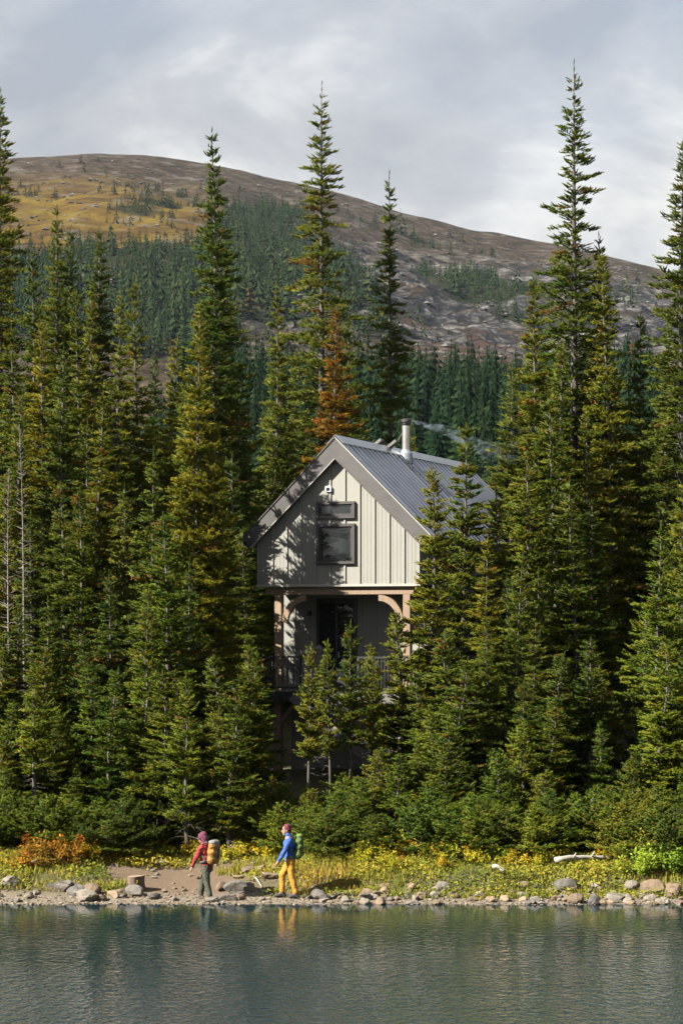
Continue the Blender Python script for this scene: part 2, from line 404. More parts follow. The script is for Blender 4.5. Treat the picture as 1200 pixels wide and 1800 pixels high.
red = np.clip(1.3*blob(X2, Y2, 45, 905, 50, 60) + .9*blob(X2, Y2, 70, 1000, 40, 40) - .2, 0, 1)*.9
rm = rockmask(X2, Y2)
MBL = [(90, 520, 190, 85, 1.2), (300, 560, 130, 90, 1.15), (300, 470, 60, 35, .8), (430, 455, 60, 75, 1.25), (500, 430, 70, 60, 1.2), (470, 540, 90, 40, .9), (570, 500, 60, 70, .9),
       (255, 365, 75, 16, .9), (620, 520, 60, 45, .8), (760, 412, 75, 28, 1.5), (835, 505, 55, 28, 1.3), (905, 530, 40, 25, .8), (650, 385, 60, 14, .7), (740, 490, 40, 20, .6), (980, 560, 120, 40, .7), (1100, 520, 60, 30, .4), (640, 590, 120, 30, .8), (400, 385, 40, 12, .6)]
def wood_density(x, y, z):      # where woods grow on the slope
    px, py = to_px(x, y, z); return sum(k*np.exp(-(((px-a)/c_)**2 + ((py-b_)/d)**2)) for a, b_, c_, d, k in MBL)*(-.15+2.35*fbm(x, y, 48, 4, 51))
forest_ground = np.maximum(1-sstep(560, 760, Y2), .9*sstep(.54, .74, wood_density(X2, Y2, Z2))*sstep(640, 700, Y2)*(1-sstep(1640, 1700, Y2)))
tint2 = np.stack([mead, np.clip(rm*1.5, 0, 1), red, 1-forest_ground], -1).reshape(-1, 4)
nx2, ny2 = len(xs2), len(ys2); idx = np.arange(nx2*ny2).reshape(ny2, nx2)
quads = np.stack([idx[:-1, :-1], idx[:-1, 1:], idx[1:, 1:], idx[1:, :-1]], -1).reshape(-1, 4)
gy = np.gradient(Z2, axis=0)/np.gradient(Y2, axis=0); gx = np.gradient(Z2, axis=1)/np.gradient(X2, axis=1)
slope_ = np.sqrt(gx**2 + gy**2); cliff_shade = sstep(.42, .85, slope_)*np.clip(rm*2.2, 0, 1)  # mask of steep rock faces that get painted shade
mmesh = mesh_np('mountain', np.stack([X2, Y2, Z2], -1).reshape(-1, 3), quads, tint2, True)
ca_ = mmesh.attributes.new('cliff_shade', 'FLOAT', 'POINT'); ca_.data.foreach_set('value', cliff_shade.astype(np.float32).ravel())
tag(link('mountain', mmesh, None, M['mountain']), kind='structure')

# ---- far firs: jagged tiers, joined into woods; scattered ones singly
def far_fir_template(seed, tiers=8, k=6, slim=.15):
    r_ = np.random.default_rng(seed); V = []; Fc = []; A = []
    for i in range(tiers):
        f = i/(tiers-1); zc = .10 + .84*f; rad = slim*(1-f)**.8 + .012
        off = r_.uniform(0, 6.28); n = k if f < .8 else 5
        for j in range(n):
            a = off + j*2*math.pi/n + r_.normal(0, .15); rr = rad*r_.uniform(.65, 1.2); w = 3.2/n
            o = len(V)
            V += [(0, 0, zc+.13), (math.cos(a-w*.5)*rr*.72, math.sin(a-w*.5)*rr*.72, zc+.005), (math.cos(a)*rr, math.sin(a)*rr, zc-.035+r_.normal(0, .012)), (math.cos(a+w*.5)*rr*.72, math.sin(a+w*.5)*rr*.72, zc+.005)]
            Fc += [(o, o+1, o+2), (o, o+2, o+3)]; q = r_.uniform(0, 1); A += [(q, 0, 0, 1)]*4
    o = len(V)
    for j in range(3):
        a = j*2.09; V.append((math.cos(a)*.012, math.sin(a)*.012, -.03)); A.append((.2, .4, 0, 1))
    V.append((0, 0, .5)); A.append((.2, .4, 0, 1))
    Fc += [(o, o+1, o+3), (o+1, o+2, o+3), (o+2, o, o+3)]
    return np.array(V, np.float32), np.array(Fc, np.int32), np.array(A, np.float32)
def fine_fir_template(seed, tiers=17, k=8, slim=.13):
    r_ = np.random.default_rng(seed); V = []; Fc = []; A = []
    def core(z0, z1, r0):
        o = len(V)
        for j in range(5): V.append((math.cos(j*1.2566)*r0, math.sin(j*1.2566)*r0, z0)); A.append((.1, 0, 0, 1))
        V.append((0, 0, z1)); A.append((.3, 0, 0, 1))
        for j in range(5): Fc.append((o+j, o+(j+1) % 5, o+5))
    core(.06, .95, slim*.22); core(-.03, .5, .012)
    for i in range(tiers):
        f = i/(tiers-1); zc = .07 + .89*f; rad = slim*(1-f)**.75 + .010; off = r_.uniform(0, 6.28); n = k if f < .8 else 5
        for j in range(n):
            a = off + j*2*math.pi/n + r_.normal(0, .25); rr = rad*r_.uniform(.55, 1.25); w = .9/n*2.2; q = r_.uniform(0, 1); o = len(V)
            zt = zc - .010 + r_.normal(0, .010)
            V.extend([(math.cos(a-w)*rr*.30, math.sin(a-w)*rr*.30, zc+.040), (math.cos(a+w*1.6)*rr*.55, math.sin(a+w*1.6)*rr*.55, zc-.004), (math.cos(a)*rr, math.sin(a)*rr, zt)])
            Fc.append((o, o+1, o+2)); A.extend([(q, 0, 0, 1)]*3)
    return np.array(V, np.float32), np.array(Fc, np.int32), np.array(A, np.float32)
FINE = [fine_fir_template(200+i, 15, 8, .13+.02*i) for i in range(5)]
FT = [far_fir_template(100+i, 6, 5, 0.21+.03*i) for i in range(5)]
def wood(name, pts, hs, label, FT=FT):
    Vs = []; Fs = []; As = []; off = 0
    for i, ((x, y, z), h_) in enumerate(zip(pts, hs)):
        V, Fc, A = FT[i % 5]; a = rng.uniform(0, 6.28); c_, s_ = math.cos(a), math.sin(a)
        wv_ = h_*rng.uniform(.8, 1.25) if h_ > 3.3 else h_*rng.uniform(2.0, 3.4)
        P = np.empty_like(V); P[:, 0] = (V[:, 0]*c_-V[:, 1]*s_)*wv_+x; P[:, 1] = (V[:, 0]*s_+V[:, 1]*c_)*wv_+y; P[:, 2] = V[:, 2]*h_+z
        B = A.copy(); B[:, 0] = np.clip(B[:, 0]*.5 + rng.uniform(-.1, .6), 0, 1)
        if rng.random() < .006: B[:, 1] = .35
        Vs.append(P); Fs.append(Fc+off); As.append(B); off += len(V)
    o = link(name, mesh_np(name, np.concatenate(Vs), np.concatenate(Fs), np.concatenate(As)), None, M['farneedles'])
    return tag(o, label, 'forest', kind='stuff')
# valley wood between the hut and the open slope
N = 4600
yv = rng.uniform(215, 560, N); xv = rng.uniform(-.5, 1, N)*(yv*.10+16); zv = hill_z(xv, yv)
hv = np.clip(12*np.exp(rng.normal(0, .30, N)), 5, 19)*np.where(yv > 260, 1, .7); _, pyv = to_px(xv, yv, zv+hv)
kp = ~((yv < 330) & (rng.random(N) < .45)) & ~((fbm(xv, yv, 26, 2, 93) < .40) & (rng.random(N) < .8)) & ~((yv < 330) & (pyv < 640))
pts = np.stack([xv, yv, zv-.3], -1)[kp]; hs = hv[kp]
wood('valley_forest', pts, hs, 'hazy dark conifer forest filling the valley behind the hut', FINE)
# woods on the mountain side
def in_blobs(px, py, bl): return sum(k*np.exp(-(((px-a)/c_)**2 + ((py-b_)/d)**2)) for a, b_, c_, d, k in bl)
pts = []; hs = []
N = 60000
xr = rng.uniform(-330, 330, N); yr = rng.uniform(680, 1640, N); zr = hill_z(xr, yr); pxr, pyr = to_px(xr, yr, zr)
dens = wood_density(xr, yr, zr)
keep = (rng.uniform(0, 1, N) < .02*(dens > .35) + .50*sstep(.60, .80, dens)) & (pxr > -60) & (pxr < 1260)
for x, y, z in zip(xr[keep], yr[keep], zr[keep]):
    pts.append((x, y, z-.3)); hs.append((7.0 if y > 1050 else 9.5)*math.exp(rng.normal(0, .32)))
N = 9000
xr = rng.uniform(-330, 330, N); yr = rng.uniform(760, 1650, N); zr = hill_z(xr, yr); pxr, pyr = to_px(xr, yr, zr)
for i in np.where(rng.uniform(0, 1, N) < .55*sstep(.50, .62, fbm(xr, yr, 70, 4, 53))*(1-.8*sstep(1450, 1620, yr)))[0]:
    if -40 < pxr[i] < 1240: pts.append((xr[i], yr[i], zr[i]-.4)); hs.append(rng.uniform(1.4, 3.2))
wood('mountainside_forest', pts, hs, 'patchy dark green conifer woods on the mountainside')
# boulders and scree blocks on the open slope
N = 16000
xr = rng.uniform(-330, 330, N); yr = rng.uniform(760, 1740, N); zr = hill_z(xr, yr)
kp = rng.uniform(0, 1, N) < .08 + .75*np.clip(rockmask(xr, yr), 0, 1)*sstep(.46, .6, fbm(xr, yr, 45, 3, 57)) + .35*sstep(.55, .68, fbm(xr, yr, 60, 3, 59))
xr, yr, zr = xr[kp], yr[kp], zr[kp]; n = len(xr)
oc = np.array([(1, 0, 0), (0, 1, 0), (-1, 0, 0), (0, -1, 0), (0, 0, 1), (0, 0, -1)], float); of = np.array([(0, 1, 4), (1, 2, 4), (2, 3, 4), (3, 0, 4), (1, 0, 5), (2, 1, 5), (3, 2, 5), (0, 3, 5)])
sz = np.clip(np.exp(rng.normal(-.05, .5, n)), .3, 2.0); aa = rng.uniform(0, 6.28, n); cc_, ss_ = np.cos(aa), np.sin(aa)
B = oc[None]*(sz[:, None, None]*rng.uniform(.6, 1.3, (n, 6, 1)))*np.array([1.3, 1.0, .6])
B = np.stack([B[..., 0]*cc_[:, None]-B[..., 1]*ss_[:, None], B[..., 0]*ss_[:, None]+B[..., 1]*cc_[:, None], B[..., 2]], -1) + np.stack([xr, yr, zr+.1*sz], -1)[:, None, :]
bmsh = mesh_np('boulder_field', B.reshape(-1, 3), (of[None] + (np.arange(n)*6)[:, None, None]).reshape(-1, 3), np.repeat(np.stack([rng.random(n), 0*xr, 0*xr, 0*xr+1], -1), 6, 0))
m, t, b = mat('boulder_rock'); at = nd(t, 'ShaderNodeAttribute', attribute_name='tint'); sp = nd(t, 'ShaderNodeSeparateColor'); t.links.new(at.outputs['Color'], sp.inputs[0])
t.links.new(ramp(t, sp.outputs[0], [(0, (0.0108, 0.0108, 0.0120)), (.5, (0.0330, 0.0318, 0.0300)), (1, (0.0780, 0.0750, 0.0690))]), b.inputs['Base Color']); b.inputs['Roughness'].default_value = .9
tag(link('boulder_field', bmsh, None, m), 'grey boulders and scree strewn over the open mountainside', 'boulders', kind='stuff')
# scattered single firs on the meadow
tmpl = [mesh_np('lone_fir', V, Fc, A) for V, Fc, A in FT]
for q in tmpl: q.materials.append(M['farneedles'])
lone = 0
LB = [(110, 345, 110, 45, 1.0), (300, 360, 90, 25, 1.0), (200, 375, 80, 25, .8), (640, 385, 90, 16, .5), (850, 420, 60, 20, .35)]
N = 4000
xr = rng.uniform(-290, 190, N); yr = rng.uniform(1180, 1720, N); zr = hill_z(xr, yr); pxr, pyr = to_px(xr, yr, zr)
dn = in_blobs(pxr, pyr, LB)*(fbm(xr, yr, 40, 3, 61) > .52)
for i in np.where(rng.uniform(0, 1, N) < dn*.34)[0]:
    if lone >= 150: break
    o = link('meadow_fir', tmpl[i % 5], None, None, (xr[i], yr[i], zr[i]-.2)); s_ = rng.uniform(3.5, 9)
    o.scale = (s_*1.5, s_*1.5, s_); o.rotation_euler.z = rng.uniform(0, 6)
    tag(o, 'small lone fir on the open golden slope high on the mountain', 'tree', 'lone firs dotted over the mountain meadow'); lone += 1

# ---- the bank the photographer stands on, with the wood behind (seen in the hut's windows)
xs3 = np.linspace(-120, 120, 41); ys3 = np.concatenate([np.linspace(-118, -8, 12), np.linspace(-4, 14, 10)])
X3, Y3 = np.meshgrid(xs3, ys3); Z3 = np.interp(Y3, [-118, -30, 0, 4, 12, 14], [9, 7, 5.1, 4.4, -.4, -.9]) + .3*(fbm(X3, Y3, 6, 3, 91)-.5)
i3 = np.arange(X3.size).reshape(X3.shape); q3 = np.stack([i3[:-1, :-1], i3[:-1, 1:], i3[1:, 1:], i3[1:, :-1]], -1).reshape(-1, 4)
tag(link('near_bank', mesh_np('near_bank', np.stack([X3, Y3, Z3], -1).reshape(-1, 3), q3, np.tile([0, 0, 0, 1.0], (X3.size, 1)), True), None, M['ground']), kind='structure')
pts = []; hs = []
for _ in range(420):
    x, y = rng.uniform(-100, 100), rng.uniform(-95, -16); pts.append((x, y, float(np.interp(y, [-118, -30, 0], [9, 7, 5.1]))-.2)); hs.append(rng.uniform(10, 19))
wood('near_bank_forest', pts, hs, 'conifer wood on the bank opposite the hut', FINE)

# ------------------------------------------------------------------ near firs
def shoot_template(seed, n=13):
    """one fir shoot along +x, unit length: needles round a thin axis"""
    r_ = np.random.default_rng(seed); V = []; Fc = []
    for k, a in enumerate((0.4, 1.97)):
        c_, s_ = math.cos(a)*.10, math.sin(a)*.10; o = len(V)
        V += [(0, 0, 0), (.45, c_, s_), (1.0, 0, .02), (.45, -c_, -s_)]; Fc += [(o, o+1, o+2), (o, o+2, o+3)]
    for k in range(n):
        x = .02 + .92*(k+.5)/n; a = k*2.4 + r_.uniform(-.4, .4)
        rad = np.array([0, math.cos(a), .75*math.sin(a)+.28]); ln = r_.uniform(.17, .27)*(1-.25*x)
        tipv = np.array([x, 0, 0]) + ln*(np.array([.62, 0, 0]) + .85*rad)
        side = np.cross([1, 0, 0], rad); side = side/np.linalg.norm(side)*.058 + np.array([.03, 0, 0])
        o = len(V); V += [np.array([x, 0, 0])-side, np.array([x, 0, 0])+side, tipv]; Fc.append((o, o+1, o+2))
    return np.array(V, np.float32), np.array(Fc, np.int32)
SH = [shoot_template(s) for s in range(4)]

def grow(P, Dm, Lm, tintm, r_):
    """place shoot templates: P (n,3) origins, Dm (n,3) directions, Lm lengths, tintm (n,2)"""
    n = len(P); which = r_.integers(0, 4, n)
    d = Dm/np.linalg.norm(Dm, axis=1, keepdims=True)
    up = np.tile(np.array([0, 0, 1.0]), (n, 1)) + r_.normal(0, .35, (n, 3))
    s = np.cross(up, d); s /= np.linalg.norm(s, axis=1, keepdims=True)+1e-9; u = np.cross(d, s)
    Vs = []; Fs = []; As = []; off = 0
    for w in range(4):
        m_ = which == w
        if not m_.any(): continue
        V, Fc = SH[w]; k = m_.sum(); L = Lm[m_][:, None, None]; wd = (.55*Lm[m_] + .45*.25)[:, None, None]
        Q = P[m_][:, None, :] + V[None, :, 0:1]*L*d[m_][:, None, :] + V[None, :, 1:2]*wd*s[m_][:, None, :] + V[None, :, 2:3]*wd*u[m_][:, None, :]
        Vs.append(Q.reshape(-1, 3)); Fs.append((Fc[None] + (np.arange(k)*len(V))[:, None, None] + off).reshape(-1, 3)); off += k*len(V)
        a = np.zeros((k, len(V), 4), np.float32); a[:, :, 0] = tintm[m_][:, None, 0]; a[:, :, 1] = tintm[m_][:, None, 1]; a[:, :, 3] = 1
        As.append(a.reshape(-1, 4))
    return np.concatenate(Vs), np.concatenate(Fs), np.concatenate(As)

def make_fir(name, seed, H, Rmax, top=.11, clear=.05, dens=48, gap=.25, rust=.02, sag=.22, whorl=.36, bend=.15, one_side=None, shoot=.31, dead=10, lowthin=.0):
    """a fir: returns (trunk mesh, crown mesh). Rmax crown radius; top = radius gained per metre below the tip"""
    r_ = np.random.default_rng(seed)
    ph = r_.uniform(0, 6.28, 4); bx, by = bend*r_.normal(0, 1, 2)
    def axis(z):
        f = z/H; g_ = f*(1-f)*4; return np.array([bx*g_*math.sin(2.2*f+ph[0]), by*g_*math.sin(2.0*f+ph[1]), z])
    tr = .0085*H + .028
    tb = MB(); zs = np.linspace(-.25, H*.985, 16)
    tb.tube([axis(z) for z in zs], [max(.012, tr*(1-.985*max(0, z)/H)**.9*(1.35 if z < .05 else 1)) for z in zs], 7)
    P = []; Dv = []; Lv = []; Tv = []
    z = H*.985; 
    lump = [(r_.uniform(0, H), r_.uniform(0, 6.28), r_.uniform(.5, 1.4), r_.uniform(.35, 1)) for _ in range(int(H*1.1))]
    while z > clear*H:
        d = H - z
        rad = min(Rmax, top*d + .10) if d < 2 else Rmax*(1-math.exp(-(top*d+.10)/Rmax*1.15))
        low = max(0.0, 1-(z/H-clear)/.14)
        rad *= 1 - .38*low
        n = 4 if d < 1.2 else (5 if d < 4 else 6)
        if lowthin and z < lowthin*H: n = max(2, n-2)
        a0 = r_.uniform(0, 6.28)
        wrust = 1.0 if r_.random() < rust*.5 else 0.0
        for k in range(n + (4 if d > 2 else 0)):
            a = a0 + 2*math.pi*k/n + r_.normal(0, .25); zz = z + r_.normal(0, whorl*.35) - (whorl*.5 if k >= n else 0)
            if zz > H*.985 or zz < .15: continue
            L = rad*r_.uniform(.72, 1.22)*(1 if k < n else (.62 if k % 2 else .4))
            for (lz, la, lh, ls) in lump:
                dz = abs(zz-lz); da = abs((a-la+math.pi) % (2*math.pi)-math.pi)
                if dz < lh and da < .75: L *= 1-gap*1.7*ls if ls > .5 else 1+.25*ls
            if one_side is not None:
                az, zlo, zhi, f = one_side
                da = abs((a-az+math.pi) % (2*math.pi)-math.pi)
                if zlo*H < zz < zhi*H and da < 1.9: L *= f
            if L < .1: continue
            e0 = (.75 if d < 1 else .42*math.exp(-d/4) + .02) + r_.normal(0, .10)
            sg = sag*min(1, d/5)*r_.uniform(.6, 1.4)
            base = axis(zz); h_ = np.array([math.cos(a), math.sin(a), 0]); sd = np.array([-math.sin(a), math.cos(a), 0])
            def path(u, L=L, e0=e0, sg=sg, base=base, h_=h_):
                u = np.asarray(u)[:, None]; return base + h_*L*u + np.array([0, 0, 1])*L*(e0*u - sg*1.9*u*u + sg*1.45*u**3)
            pp = path([0, .5, .95]); rb = min(.012 + .009*L, .006 + .0012*H)
            tb.tube(pp, [rb, rb*.6, rb*.2], 3, False)
            # spray
            wl = .42*L + .05
            ns = max(3, int(dens*L*wl*.95 + 3 + 4*L))
            u = (np.arange(ns) + r_.uniform(0, 1, ns))/ns; u = .06 + .94*u**.85 if d > 1.5 else .02+.98*u
            v = r_.uniform(-1, 1, ns); v = np.sign(v)*np.abs(v)**.8
            wu = wl*np.clip(1.12-u, .06, 1)**.8*np.clip(u/.25, .3, 1)
            ub = np.clip(u - .35*np.abs(v)*wu/L, 0, 1)
            p = path(ub) + (h_*.55 + sd*np.sign(v)[:, None]*.85)*(np.abs(v)*wu)[:, None]
            p[:, 2] += r_.normal(0, .028, ns) + .06*np.abs(v)*wu
            sl_ = shoot*r_.uniform(.7, 1.25, ns)*(.75 if d < 1.5 else 1)
            dirs = h_*(1.0-.25*np.abs(v)[:, None]) + sd*(v*.75 + np.sign(v)*.25)[:, None] + np.array([0, 0, 1])*(r_.uniform(.05, .65, ns) + .5*e0)[:, None] + r_.normal(0, .16, (ns, 3))
            p = p - dirs/np.linalg.norm(dirs, axis=1, keepdims=True)*(sl_*.5)[:, None]*np.clip((u-.1)*3, 0, 1)[:, None]
            bt = r_.uniform(0, .45); rs = .85 if (r_.random() < rust or (wrust and r_.random() < .6)) else 0.0
            P.append(p); Dv.append(dirs); Lv.append(sl_)
            Tv.append(np.stack([np.clip(bt + r_.uniform(0, .6, ns), 0, 1), np.where(r_.random(ns) < .75, rs, 0)*r_.uniform(.5, 1, ns) + (r_.random(ns) < .03)*.6], 1))
        z -= whorl*r_.uniform(.7, 1.3)*(.62 if d < 1.5 else 1)
    # leader
    k = 7; zl = np.linspace(H*.93, H-.12, k)
    P.append(np.array([axis(q) for q in zl])); Dv.append(np.tile([0, 0, 1.0], (k, 1)) + r_.normal(0, .12, (k, 3))); Lv.append(np.full(k, .24)); Tv.append(np.stack([np.full(k, .6), np.zeros(k)], 1))
    # dead lower limbs
    for _ in range(dead):
        zz = r_.uniform(.02, max(clear+.12, .12))*H; a = r_.uniform(0, 6.28); L = r_.uniform(.3, .75)*min(1.4, Rmax)
        b0 = axis(zz); q = [b0 + np.array([math.cos(a)*L*f, math.sin(a)*L*f, L*(.10*f - .35*f*f) + r_.normal(0, .02)]) for f in (0, .5, 1)]
        tb.tube(q, [.014, .010, .004], 3, False)
        for _2 in range(2):
            a2 = a + r_.choice([-1, 1])*r_.uniform(.5, 1); q2 = [q[1], q[1] + np.array([math.cos(a2), math.sin(a2), r_.uniform(-.4, .2)])*L*.4]
            tb.tube(q2, [.008, .003], 3, False)
    V, Fc, A = grow(np.concatenate(P), np.concatenate(Dv), np.concatenate(Lv), np.concatenate(Tv), r_)
    crown = mesh_np(name+'_crown', V, Fc, A); crown.materials.append(M['needles'])
    trunk = tb.mesh(name+'_trunk', smooth=True); trunk.materials.append(M['bark'])
    return trunk, crown, H

PROTO = {}
def proto(key, *a, **k): PROTO.setdefault(key, []).append(make_fir(key, *a, **k))
# tall spires
proto('spire', 11, 22, 2.35, top=.15, clear=.04, dens=37, gap=.28, rust=.03, sag=.24)
proto('spire', 12, 20, 2.2, top=.155, clear=.04, dens=37, gap=.25, rust=.02, sag=.22)
proto('hero', 13, 23, 2.6, top=.185, clear=.15, dens=37, gap=.42, rust=.03, sag=.30, whorl=.44)
proto('open', 14, 23, 2.35, top=.18, clear=.10, dens=38, gap=.45, rust=.03, sag=.26, whorl=.44, lowthin=.6)
proto('bare', 15, 20, 1.9, top=.14, clear=.14, dens=39, gap=.35, rust=.02, sag=.30, whorl=.42, one_side=(math.pi*1.35, .05, .55, .22), dead=26)
# medium
for s_ in range(3): proto('mid', 21+s_, 15, 2.0+.12*s_, top=.18, clear=.05, dens=48, gap=.25, rust=.02+.02*s_, sag=.25)
for s_ in range(3): proto('low', 31+s_*9, 10, 1.70+.08*s_, top=.20, clear=.05, dens=53, gap=.25, rust=.02, sag=.22)
for s_ in range(2): proto('slim', 35+s_, 10, 1.25, top=.18, clear=.08, dens=58, gap=.25, rust=.03, sag=.2, whorl=.33)
# small
for s_ in range(3): proto('small', 41+s_, 5.6, 1.2+.1*s_, top=.25, clear=.10+.05*s_, dens=65, gap=.25, rust=.02, sag=.16, whorl=.29, dead=12)
for s_ in range(2): proto('stem', 45+s_, 5.8, 1.05, top=.27, clear=.38, dens=65, gap=.3, rust=.02, sag=.16, whorl=.30, dead=14)
for s_ in range(3): proto('sap', 51+s_, 2.4, .8, top=.36, clear=.05, dens=130, gap=.2, rust=.02, sag=.10, whorl=.17, shoot=.19, dead=4)
for s_ in range(3): proto('scrub', 61+s_, 1.3, .9, top=.75, clear=.04, dens=150, gap=.5, rust=.01, sag=.05, whorl=.10, shoot=.15, dead=2)

ntree = [0]; TREES = []
COLS = {'n': (1, 1, 1, 1), 'rust': (1.25, .60, .62, 1), 'dark': (.72, .80, .85, 1), 'fresh': (.94, 1.06, .9, 1), 'gold': (1.16, 1.04, .8, 1)}
def plant(px, D, key, py=None, Hh=None, wd=1.0, col='n', which=None, label=None, group=None, name='fir_tree', rz=None):
    x = (px-600)/F*D; z0 = gz(x, D) - .06
    if py is not None: Hh = (CAMZ + (HOR-py)/F*D) - z0
    pr = PROTO[key]; i = which if which is not None else ntree[0] % len(pr)
    tm, cm, h0 = pr[i]; s_ = Hh/h0
    o = empty(name, (x, D, z0), rng.uniform(0, 6.28) if rz is None else rz)
    w_ = (1.0 if Hh > 11 else 1.08)*wd*s_**.6
    o.scale = (w_, w_, s_); tl = .016 if Hh < 9 else 0.0; o.rotation_euler.x = rng.normal(0, 1)*tl; o.rotation_euler.y = rng.normal(0, 1)*tl
    tr = link('trunk', tm, o); cr = link('crown', cm, o)
    cr.color = COLS[col]
    if group in (LG, RG, BG, YLG, YRG):
        cw_ = {'n': 'olive-green', 'dark': 'dark green', 'gold': 'yellow-tinged', 'fresh': 'bright green', 'rust': 'rusty'}[col]
        sz = 'tall' if Hh > 14 else ('mid-height' if Hh > 9 else ('shorter' if Hh > 6 else ('young' if Hh > 3.4 else 'knee-to-head-high')))
        dp = 'deep in' if D > 77 else ('well inside' if D > 69 else ('near the front of' if D > 63.5 else 'at the lakeside edge of'))
        pl = {LG: 'the stand uphill from the stump', YLG: 'the stand uphill from the stump', RG: 'the stand behind the driftwood log', YRG: 'the stand behind the driftwood log', BG: 'the trees behind the hut roof'}[group]
        label = f'{sz} {cw_} fir {dp} {pl}'; group = f'{sz} {cw_} firs {dp} {pl}'
    tag(o, label, 'tree', group)
    ntree[0] += 1; TREES.append((x, D, Hh, key)); return o

